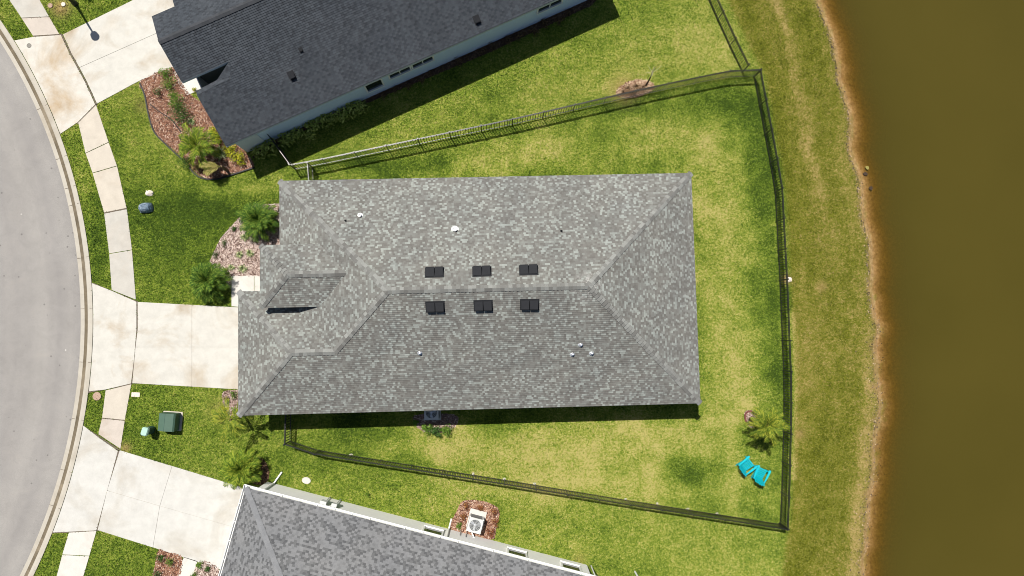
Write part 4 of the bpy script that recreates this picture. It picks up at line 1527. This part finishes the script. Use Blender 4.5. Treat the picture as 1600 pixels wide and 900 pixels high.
def rosette(label, px, r, mat, n=16, w=0.06, group=None, seed=0, name="spiky_plant", up=0.55):
    random.seed(seed + 300)
    root = empty(name, label, "plant", tuple(P(*px)), 0, group)
    mb = MB()
    for i in range(n):
        a_ = i * 2.39996
        e0 = up * random.uniform(0.5, 1.6)
        L = r * random.uniform(0.8, 1.15)
        d = Vector((math.cos(a_), math.sin(a_), 0))
        s = Vector((-d.y, d.x, 0)) * w / 2
        p0 = d * 0.02 + Vector((0, 0, 0.03))
        p1 = d * L * 0.5 * math.cos(e0) + Vector((0, 0, L * 0.5 * math.sin(e0) + 0.05))
        p2 = d * L * math.cos(e0 * 0.5) + Vector((0, 0, L * 0.75 * math.sin(e0) * 0.8 + 0.03))
        mb.poly([p0 - s * 0.6, p0 + s * 0.6, p1 + s, p1 - s])
        mb.poly([p1 - s, p1 + s, p2])
    mb.build("leaves", MAT[mat], root)
    MB().lathe([(0.035, -0.03), (0.03, 0.06)], (0, 0, 0), 7).build("stem", MAT['bark_dark'], root)
    return root

# curved bed, north house
shrub("fresh green shrub at the top of the curved mulch bed, by the driveway", (262, 117), 0.45, 'leaf_green', 390, 0.09, seed=1)
shrub("fresh green shrub second down in the curved mulch bed", (268, 134), 0.48, 'leaf_green', 390, 0.09, seed=2)
shrub("small sparse green shrub on the left of the curved mulch bed", (250, 146), 0.37, 'leaf_dark', 180, 0.08, seed=3)
shrub("narrow green shrub halfway down the curved mulch bed", (274, 151), 0.40, 'leaf_green', 270, 0.08, seed=4)
shrub("bright leafy shrub left of the white path end in the curved mulch bed", (280, 163), 0.55, 'leaf_green', 480, 0.10, seed=5)
shrub("broad dark green shrub above the wide palm in the curved mulch bed", (289, 184), 0.79, 'leaf_dark', 780, 0.10, 7, seed=6)
rosette("pale spiky plant right of the broad dark shrub", (300, 191), 0.32, 'leaf_pale', 14, seed=7)
shrub("yellow shrub on the roof side of the wide palm, upper one", (336, 207), 0.40, 'leaf_yellow', 300, 0.11, seed=8)
shrub("yellow shrub on the roof side of the wide palm, lower one", (342, 218), 0.40, 'leaf_yellow', 300, 0.11, seed=9)
rosette("pale striped spiky plant right of the wide bright palm", (345, 240), 0.52, 'leaf_pale', 26, 0.07, seed=10)
shrub("bright yellow shrub nearest the dark roof corner", (362, 236), 0.48, 'leaf_yellow', 390, 0.12, seed=11)
shrub("bright yellow shrub at the end of the curved bed by the bluish wall", (377, 249), 0.53, 'leaf_yellow', 450, 0.12, seed=12)
shrub("dark low shrub under the wide palm on the lawn side", (294, 254), 0.48, 'leaf_dark', 360, 0.09, seed=13)
shrub("olive tuft shrub at the lower lip of the curved bed", (312, 262), 0.40, 'leaf_straw', 240, 0.09, seed=14)
shrub("tiny yellow green shrub by the entry of the dark roofed house", (305, 141), 0.18, 'leaf_yellow', 100, 0.07, seed=15)
shrub("dark rounded shrub cut by the upper edge near the lamp shadow", (141, -6), 0.42, 'leaf_dark', 320, 0.09, seed=16)
# hedge in the shade of the north house
hedge = [(408, 240, .5), (424, 233, .42), (452, 219, .42), (464, 210, .36), (487, 201, .42), (507, 190, .42), (519, 185, .34), (535, 181, .42), (553, 173, .42), (567, 170, .34), (487, 213, .24)]
hp = shrub("leafy olive hedge shrub in the shade along the bluish wall", hedge[0][:2], hedge[0][2], 'leaf_hedge', 150, 0.20, 7, "hedge shrubs in the shade of the bluish wall", seed=20, name="hedge_shrub")
for i, (px, py, r) in enumerate(hedge[1:]):
    c = copy_tree(hp)
    c.location = P(px, py)
    c.rotation_euler.z = i * 1.7
    c.scale = (1.45 * r / .5,) * 3
random.seed(77)
dp = shrub("low dry brown clump in the shade along the bluish wall", (600, 152), 0.3, 'leaf_brown', 120, 0.10, 4, "dry brown clumps along the bluish wall", seed=21, name="dry_clump", cat="plant")
for i in range(15):
    t = (i + 1) / 15.5
    c = copy_tree(dp)
    c.location = P(600 + t * 300 + random.uniform(-5, 5), 152 - t * 131 + random.uniform(-4, 3))
    c.rotation_euler.z = i * 2.1
    c.scale = (random.uniform(.6, 1.3),) * 3
# pinkish bed, central house
for i, (px, py, r, lab) in enumerate(((383, 371, .32, "pale spiky plant highest in the pinkish bed, right one"), (397, 372, .3, "pale spiky plant beneath the upper bushy palm"), (391, 396, .34, "pale spiky plant in the middle of the pinkish bed, next to the roof"),
                                      (375, 398, .3, "pale spiky plant in the middle of the pinkish bed, further from the roof"), (380, 420, .36, "pale spiky plant just above the entry slab"), (362, 418, .26, "small pale spiky plant left of the one above the entry slab"))):
    rosette(lab, (px, py), r, 'leaf_pale', 15, 0.06, "pale spiky plants in the pinkish bed", seed=30 + i)
for i, (px, py, r, lab) in enumerate(((338, 399, .27, "dark round shrub above the lower bushy palm"), (352, 381, .24, "dark small shrub on the slanted edge of the pinkish bed"), (367, 358, .18, "tiny dark shrub high on the slanted edge of the pinkish bed"), (379, 346, .22, "dark small shrub left of the upper bushy palm"))):
    shrub(lab, (px, py), r, 'leaf_dark', 170, 0.07, 4, "dark shrubs along the slanted bed edge", seed=40 + i)
# garage corner
for i, (px, py, r, m_, lab) in enumerate(((366, 617, .3, 'leaf_green', "green shrub at the end of the central driveway by the roof"), (355, 624, .26, 'leaf_straw', "straw green shrub left of the garage corner mulch"), (368, 642, .28, 'leaf_green', "green shrub tucked under the garage roof corner"),
                                         (352, 640, .28, 'leaf_yellow', "yellow green shrub below the garage corner mulch"), (345, 655, .24, 'leaf_straw', "sparse straw coloured shrub on the grass left of the young palm"))):
    shrub(lab, (px, py), r, m_, 170, 0.08, 4, seed=50 + i)
# shaded AC bed
for i, (px, py, r, lab) in enumerate(((668, 669, .38, "leafy green shrub leftmost below the shaded air conditioner"), (683, 673, .38, "leafy green shrub in the middle below the shaded air conditioner"), (699, 671, .42, "leafy green shrub rightmost below the shaded air conditioner"), (650, 660, .2, "small green shrub left of the shaded mulch strip"))):
    shrub(lab, (px, py), r, 'leaf_dark' if i == 1 else 'leaf_green', 260, 0.13, 5, "shrubs below the shaded air conditioner", seed=60 + i)
# sunlit AC bed: red shrubs
for i, (px, py, r, lab) in enumerate(((729, 790, .26, "reddish shrub at the upper left corner of the red mulch square"), (751, 793, .22, "reddish shrub at the top middle of the red mulch square"), (724, 806, .24, "reddish shrub left of the sunlit air conditioner"),
                                      (772, 799, .3, "reddish shrub at the upper right corner of the red mulch square"), (774, 815, .3, "reddish shrub on the right side of the red mulch square"), (767, 831, .34, "reddish shrub at the lower right corner of the red mulch square"))):
    shrub(lab, (px, py), r, 'leaf_red', 170, 0.085, 4, "reddish shrubs round the sunlit air conditioner", seed=70 + i)
shrub("green shrub between the downspout and the sunlit air conditioner", (718, 821), 0.25, 'leaf_green', 170, 0.08, seed=79)
# bottom edge beds
for i, (px, py, r, lab) in enumerate(((254, 870, .3, "dark shrub at the upper left of the bottom edge mulch"), (268, 876, .32, "compact green shrub next to the narrow path"), (249, 896, .36, "dark shrub cut by the bottom edge left of the narrow path"),
                                      (314, 882, .26, "small green shrub right of the narrow path"), (326, 888, .2, "tiny dark shrub in the pale mulch by the white gutter"), (305, 899, .28, "green shrub cut by the bottom edge right of the narrow path"))):
    shrub(lab, (px, py), r, 'leaf_dark' if i in (0, 2, 4) else 'leaf_green', 200, 0.08, 5, seed=90 + i)
shrub("single weed tuft on the lawn above the blue grey roof", (576, 772), 0.2, 'leaf_green', 90, 0.07, 3, seed=99)

# sapling and brush heap
sp = empty("sapling", "thin bare sapling with pale top in the tan mulch heap at the fence", "tree", tuple(P(1009, 134)))
MB().tube([(0, 0, 0), (0.03, 0.05, 0.6), (0.02, 0.1, 1.3)], [0.06, 0.045, 0.03], 7).build("trunk", MAT['bark_dark'], sp)
mb = MB()
mb.tube([(0.02, 0.1, 1.3), (-0.02, 0.15, 2.0), (0.04, 0.2, 2.5)], [0.03, 0.02, 0.008], 6)
for a_, e_, L in ((0.5, 0.6, 0.7), (2.4, 0.5, 0.6), (4.4, 0.7, 0.55), (1.5, 0.9, 0.5), (3.4, 0.4, 0.5)):
    s = Vector((0, 0.14, 1.7 + 0.1 * a_ / 2))
    mb.tube([s, s + Vector((math.cos(a_) * math.cos(e_), math.sin(a_) * math.cos(e_), math.sin(e_))) * L], [0.014, 0.004], 5)
mb.build("branches", MAT['bark_pale'], sp)
random.seed(5)
for i, (px, py) in enumerate(((980, 140), (993, 136), (1003, 139), (973, 146), (988, 147))):
    rosette(["dry tan brush at the upper left of the mulch heap", "dry tan brush high in the mulch heap", "dry tan brush at the sapling foot", "dry tan brush lowest left against the fence", "dry tan brush low in the mulch heap against the fence"][i],
            (px, py), 0.42, 'leaf_brown', 13, 0.05, "dry brush in the mulch heap", seed=120 + i, name="dry_brush", up=0.8)

# garden edging of the curved bed
def edging(name, label, px, mat, closed=False, w=0.07, h=0.1):
    pts = catmull(PL(px), 6, closed)
    if closed:
        pts.append(pts[0])
    mb = MB()
    V = [Vector((*q, 0)) for q in pts]
    prev = None
    for i, p in enumerate(V):
        d = (V[min(i + 1, len(V) - 1)] - V[max(i - 1, 0)]).normalized()
        s = Vector((-d.y, d.x, 0)) * w / 2
        cur = [p - s, p + s, p + s + Vector((0, 0, h)), p - s + Vector((0, 0, h))]
        if prev:
            for j in range(4):
                mb.poly([prev[j], cur[j], cur[(j + 1) % 4], prev[(j + 1) % 4]])
        else:
            mb.poly(cur[::-1])
        prev = cur
    mb.poly(prev)
    return tag(mb.build(name, MAT[mat]), label, "edging")
edging("garden_edging", "black edging strip curving round the mulch bed of the dark roofed house",
       [(219, 130), (227, 150), (233, 180), (242, 207), (262, 228), (286, 250)], 'edging')
edging("garden_edging", "black edging strip round the lower tip of the curved mulch bed", [(297, 262), (305, 272), (318, 279), (340, 280), (364, 273), (398, 262)], 'edging')
edging("garden_edging", "loose black edging piece lying across the curved mulch bed", [(235, 163), (250, 175), (268, 187), (277, 198), (284, 207)], 'edging', w=0.05, h=0.09)
edging("garden_edging", "red brown ring edging at the foot of the backyard palm", [(1164, 647), (1172, 642), (1180, 646), (1182, 656), (1177, 664), (1166, 660)], 'edging_red', closed=True, w=0.08, h=0.12)

# ------------------------------------------------------------------ machines and utility things
def rounded_rect(w, d, r, n=4):
    out = []
    for cx, cy, a0 in ((w / 2 - r, d / 2 - r, 0), (-w / 2 + r, d / 2 - r, 90), (-w / 2 + r, -d / 2 + r, 180), (w / 2 - r, -d / 2 + r, 270)):
        for i in range(n + 1):
            t = math.radians(a0 + 90 * i / n)
            out.append((cx + r * math.cos(t), cy + r * math.sin(t)))
    return out

def air_conditioner(label, loc, rz, pad_shift=(0, 0)):
    root = empty("air_conditioner", label, "air conditioner", tuple(loc), rz, "air conditioners beside the houses")
    MB().prism([(x + pad_shift[0], y + pad_shift[1]) for x, y in rounded_rect(0.98, 1.06, 0.03, 2)], -0.02, 0.08).build("base_pad", MAT['walk_white'], root)
    case = MB()
    rr = rounded_rect(0.82, 0.82, 0.13)
    case.prism(rr, 0.082, 0.74)
    case.build("case", MAT['ac_dark'], root)
    top = MB()
    n = len(rr)
    # lid with round opening
    ring_o = rr
    ri = [(0.33 * math.cos(2 * math.pi * i / n + math.atan2(rr[0][1], rr[0][0])), 0.33 * math.sin(2 * math.pi * i / n + math.atan2(rr[0][1], rr[0][0]))) for i in range(n)]
    for i in range(n):
        j = (i + 1) % n
        top.poly([(*ring_o[i], 0.80), (*ring_o[j], 0.80), (*ri[j], 0.79), (*ri[i], 0.79)])
        top.poly([(*ring_o[i], 0.742), (*ring_o[j], 0.742), (*ring_o[j], 0.80), (*ring_o[i], 0.80)])
        top.poly([(*ri[i], 0.79), (*ri[j], 0.79), (*ri[j], 0.745), (*ri[i], 0.745)])
    top.build("lid", MAT['ac_case'], root)
    cp = MB()
    for s1 in (-1, 1):
        for s2 in (-1, 1):
            cp.box((s1 * 0.375, s2 * 0.375, 0.41), (0.10, 0.10, 0.66), math.radians(45))
    cp.build("corner_post", MAT['ac_case'], root)
    fan = MB()
    for k_ in range(3):
        a_ = 2.1 * k_ + 0.5
        t = Matrix.Rotation(a_, 4, 'Z') @ Matrix.Rotation(0.35, 4, 'X')
        fan.add([t @ Vector(q) + Vector((0, 0, 0.765)) for q in ((0.05, -0.03, 0), (0.29, -0.12, 0), (0.30, 0.10, 0), (0.05, 0.03, 0))], [(0, 1, 2, 3)])
    fan.lathe([(0.075, 0.755), (0.075, 0.785), (0.04, 0.79)], (0, 0, 0), 12)
    fan.build("fan", MAT['galv'], root)
    gr = MB()
    for r_ in (0.12, 0.19, 0.26, 0.32):
        pts = [(r_ * math.cos(2 * math.pi * i / 20), r_ * math.sin(2 * math.pi * i / 20), 0.805) for i in range(21)]
        gr.tube(pts, 0.006, 4, cap=False)
    for i in range(8):
        a_ = i * math.pi / 4
        gr.bar((0.06 * math.cos(a_), 0.06 * math.sin(a_), 0.805), (0.335 * math.cos(a_), 0.335 * math.sin(a_), 0.802), 0.010)
    gr.build("grille", MAT['ac_case'], root)
    return root
air_conditioner("grey air conditioner in the shade just under the central eave", P(676, 642), 0.02)
ac2 = air_conditioner("grey air conditioner in full sun on the red mulch square", P(743, 815), ANG_S, (0.02, 0.16))
lp = P(738, 826, 0.0)
ll = empty("refrigerant_line", "pale bent pipe from the sunlit air conditioner to the wall", "pipe", (lp.x, lp.y, 0), ANG_S)
w0 = -0.0
MB().tube([(0.0, 0.05, 0.25), (0.0, -0.1, 0.35), (0.28, -0.42, 0.45), (0.30, -0.56, 0.75), (0.30, -0.58, 1.3)], 0.035, 7).build("pipe", MAT['white'], ll)

# transformer
tf = empty("transformer_box", "dark green box transformer on a pad in the front lawn", "utility box", tuple(P(270, 657.5)), math.radians(-4))
MB().prism(rounded_rect(1.12, 1.1, 0.04, 2), -0.03, 0.07).build("base_pad", MAT['walk'], tf)
mb = MB()
prof = [(-0.46, 0.072), (0.44, 0.072), (0.44, 0.68), (0.36, 0.76), (-0.1, 0.80), (-0.46, 0.74)]
vs = [(x, y, z) for y in (-0.5, 0.5) for x, z in prof]
n = len(prof)
mb.add(vs, [tuple(range(n)), tuple(range(n, 2 * n))[::-1]] + [(i, n + i, n + (i + 1) % n, (i + 1) % n) for i in range(n)])
mb.build("cabinet", MAT['green_box'], tf)
mb = MB()
mb.box((-0.105, 0, 0.803), (0.014, 0.98, 0.01))
mb.box((-0.472, 0, 0.40), (0.02, 0.02, 0.5))
mb.build("door_seam", MAT['green_dark'], tf)
MB().box((-0.49, 0.08, 0.42), (0.05, 0.05, 0.16)).build("handle", MAT['lid'], tf)
# pedestal
pe = empty("telecom_pedestal", "small mint topped green pedestal beside the transformer", "utility box", tuple(P(238, 671)), math.radians(-15))
MB().prism([(x * 0.9, y * 0.9) for x, y in rounded_rect(0.36, 0.46, 0.1)], -0.03, 0.82).build("body", MAT['green_dark'], pe)
mb = MB()
rr = rounded_rect(0.38, 0.48, 0.11)
n = len(rr)
vs = [(x, y, 0.70) for x, y in rr] + [(x, y, 0.88) for x, y in rr] + [(x * 0.8, y * 0.8, 0.94) for x, y in rr]
fs = [(i, (i + 1) % n, n + (i + 1) % n, n + i) for i in range(n)] + [(n + i, n + (i + 1) % n, 2 * n + (i + 1) % n, 2 * n + i) for i in range(n)] + [tuple(range(2 * n, 3 * n))]
mb.add(vs, fs)
mb.build("cap", MAT['mint'], pe)
# flat lids
def lid(name, label, px, rx_, ry_, mat, rz=0.0, z=0.02, hgt=0.03, n=18):
    mb = MB()
    mb.lathe([(1.0, -0.03), (1.0, hgt), (0.88, hgt + 0.008), (0.86, hgt + 0.002), (0.3, hgt + 0.004)], (0, 0, 0), n, rx_, ry_)
    o = mb.build(name, MAT[mat], loc=P(*px) + Vector((0, 0, z)))
    o.rotation_euler.z = rz
    return tag(o, label, "lid")
lid("manhole_lid", "small dark grey round lid set in the upper driveway apron", (46, 71.5), 0.14, 0.14, 'lid', z=0.012)
lid("manhole_lid", "small tan round lid in the grass beside the sidewalk top left", (79, 9), 0.15, 0.15, 'lid_tan', z=0.0, hgt=0.05)
lid("manhole_lid", "pale grey round lid in the grass near the lamp shadow", (99.5, 7), 0.13, 0.13, 'pale_stone', z=0.0, hgt=0.05)
lid("manhole_lid", "brownish round lid in the grass strip below the central driveway", (152, 619), 0.24, 0.24, 'lid_tan', z=0.0, hgt=0.05)
lid("manhole_lid", "white oval lid in the lawn above the blue grey roof", (479, 750.5), 0.26, 0.19, 'walk_white', rz=-0.2, z=0.0, hgt=0.06)
mb = MB()
mb.prism(rounded_rect(0.48, 0.26, 0.03, 2), -0.03, 0.05)
mb.prism(rounded_rect(0.40, 0.19, 0.02, 2), 0.052, 0.062)
o = mb.build("meter_cover", MAT['pale_stone'], loc=P(212.5, 616.5))
o.rotation_euler.z = -0.05
tag(o, "pale rectangular meter cover in the grass next to the sidewalk", "lid")
# blue grey cover: a lumpy hood
mb = MB()
random.seed(3)
NV, NH = 16, 6
for j in range(NH + 1):
    t = j / NH
    rr = math.cos(t * math.pi / 2) ** 0.55
    zz = 0.42 * math.sin(t * math.pi / 2)
    for i in range(NV):
        a_ = 2 * math.pi * i / NV
        sq = 1 / max(abs(math.cos(a_)), abs(math.sin(a_))) ** 0.45
        k_ = 1 + random.uniform(-0.06, 0.06)
        mb.v.append((0.40 * rr * sq * math.cos(a_) * k_, 0.30 * rr * sq * math.sin(a_) * k_, zz + random.uniform(-0.02, 0.03) * (j > 0)))
for j in range(NH):
    for i in range(NV):
        mb.f.append((j * NV + i, j * NV + (i + 1) % NV, (j + 1) * NV + (i + 1) % NV, (j + 1) * NV + i))
        mb.uv.append(None)
mb.f.append(tuple(range(NH * NV, (NH + 1) * NV)))
mb.uv.append(None)
o = mb.build("utility_cover", MAT['cover'], loc=P(229.5, 325))
o.rotation_euler.z = 0.15
tag(o, "lumpy blue grey hood cover with pale streaks on the front lawn", "cover")
def rock(label, px, r, mat, seed, fl=0.5):
    random.seed(seed)
    mb = MB()
    for j in range(4):
        t = j / 3
        for i in range(8):
            a_ = 2 * math.pi * i / 8
            k_ = r * (1 - 0.75 * t ** 2) * random.uniform(0.7, 1.2)
            mb.v.append((k_ * math.cos(a_), k_ * math.sin(a_) * 0.75, r * fl * t - 0.03 + random.uniform(0, 0.03)))
    for j in range(3):
        for i in range(8):
            mb.f.append((j * 8 + i, j * 8 + (i + 1) % 8, (j + 1) * 8 + (i + 1) % 8, (j + 1) * 8 + i))
            mb.uv.append(None)
    mb.f.append(tuple(range(24, 32)))
    mb.uv.append(None)
    p = P(*px)
    p.z = float(ground_z(np.array([p.x]), np.array([p.y]))[0])
    return tag(mb.build("rock", MAT[mat], loc=p), label, "rock")
rock("angular pale rock on the front lawn above the blue grey cover", (234, 302), 0.30, 'pale_stone', 8, 0.6)
rock("pale stone in the grass just outside the east fence", (1233, 437), 0.24, 'pale_stone', 9, 0.4)

# street lamp: only its foot stands in the picture, its shadow crosses the driveway
lm = empty("street_lamp", "tall black street lamp at the upper edge casting its shadow over the driveway", "street lamp", tuple(P(118, 6)))
MB().lathe([(0.17, -0.02), (0.17, 0.12), (0.12, 0.3), (0.10, 0.7), (0.075, 0.8)], (0, 0, 0), 12).build("base", MAT['lamp'], lm)
MB().tube([(0, 0, 0.75), (0, 0, 2.5), (0, 0, 4.55)], [0.075, 0.065, 0.05], 10).build("pole", MAT['lamp'], lm)
MB().lathe([(0.06, 4.5), (0.22, 4.6), (0.25, 4.95), (0.23, 5.0), (0.10, 5.12), (0.03, 5.2)], (0, 0, 0), 14).build("lamp_head", MAT['lamp'], lm)

# ------------------------------------------------------------------ turquoise garden chairs
def make_chair(label, px, ang):
    root = empty("garden_chair", label, "chair", tuple(P(*px)), ang, "turquoise garden chairs")
    # local +x is the way the chair faces
    m = MAT['turq']
    sb = MB()
    for i in range(6):
        t = i / 5
        x = 0.30 - t * 0.52
        z = 0.37 - t * 0.11
        sb.box((x, 0, z), (0.078, 0.54, 0.022), M=Matrix.Rotation(-0.21, 4, 'Y'))
    sb.build("seat", m, root)
    bb = MB()
    for i in range(6):
        y = (i - 2.5) * 0.098
        L = 0.80 - 0.045 * abs(i - 2.5) ** 1.6
        d = Vector((-0.42, 0, 0.9)).normalized()
        a_ = Vector((-0.22, y * 0.92, 0.26))
        b_ = a_ + d * L + Vector((0, y * 0.22, 0))
        bb.bar(a_, b_, 0.074, 0.022, up=Vector((1, 0, 0.4)))
    bb.box((-0.36, 0, 0.52), (0.03, 0.58, 0.07), M=Matrix.Rotation(-0.43, 4, 'Y'))
    bb.box((-0.50, 0, 0.82), (0.03, 0.60, 0.06), M=Matrix.Rotation(-0.43, 4, 'Y'))
    bb.build("backrest", m, root)
    for s in (-1, 1):
        am = MB()
        pts = [(0.42, 0.30), (0.44, 0.36), (0.40, 0.43), (0.0, 0.41), (-0.40, 0.36), (-0.42, 0.30), (0.0, 0.29)]
        am.prism([(x, s * y) for x, y in pts], 0.545, 0.57)
        am.build("arm", m, root)
        MB().bar((0.33, s * 0.30, 0), (0.33, s * 0.30, 0.543), 0.03, 0.09).build("leg", m, root)
        lg = MB()
        lg.bar((0.34, s * 0.265, 0.34), (-0.46, s * 0.265, 0.02), 0.03, 0.11)
        lg.bar((-0.36, s * 0.30, 0.06), (-0.36, s * 0.30, 0.543), 0.03, 0.06)
        lg.build("leg", m, root)
    return root
make_chair("turquoise slatted garden chair on the left of the pair by the east fence", (1163, 725), math.radians(38))
make_chair("turquoise slatted garden chair on the right of the pair, nearer the fence", (1184.5, 738.5), math.radians(64))

# stones and debris along the waterline: too many to count
random.seed(21)
mb = MB()
for _ in range(1500):
    y = random.uniform(-15, 20.8)
    d = random.gauss(0.22, 0.12) if y > 1 else random.gauss(0.15, 0.35)
    x = float(shore_x(np.array([y]))[0]) - d
    z = float(ground_z(np.array([x]), np.array([y]))[0])
    r = random.uniform(0.02, 0.06)
    vs = [(x + r * random.uniform(.6, 1.2) * math.cos(t), y + r * random.uniform(.6, 1.2) * math.sin(t), z - 0.01) for t in (0, 1.05, 2.1, 3.14, 4.2, 5.2)]
    tp = (x, y, z + r * random.uniform(0.4, 0.9))
    mb.add(vs + [tp], [(i, (i + 1) % 6, 6) for i in range(6)])
m, t, out = new_mat("shore_debris")
k = NT(t)
k.link(k.bsdf(k.ramp(k.island(), [(0, (0.035, 0.025, 0.02)), (0.5, (0.11, 0.085, 0.07)), (0.8, (0.30, 0.22, 0.14)), (1, (0.58, 0.46, 0.33))]), 0.9, 0.15), out.inputs[0])
tag(mb.build("shore_stones", m), "small brown and tan stones along the pond waterline", "stones", kind='stuff')
# weed clumps floating near the shore
for px, lab in (((1352, 272), "dark floating weed clump close to the shore"), ((1355, 262), "small yellowish floating leaf patch close to the shore"), ((1361, 294), "lower dark floating weed clump close to the shore")):
    random.seed(int(px[1]))
    p = P(*px, WATER_Z)
    mb = MB()
    pts = [(random.uniform(.6, 1.2) * 0.13 * math.cos(i * 0.7), random.uniform(.6, 1.2) * 0.13 * math.sin(i * 0.7)) for i in range(9)]
    mb.prism(pts, -0.03, 0.02)
    tag(mb.build("weed_clump", MAT['leaf_straw' if 'yellow' in lab else 'bark_dark'], loc=p), lab, "plant")

grass_blades()
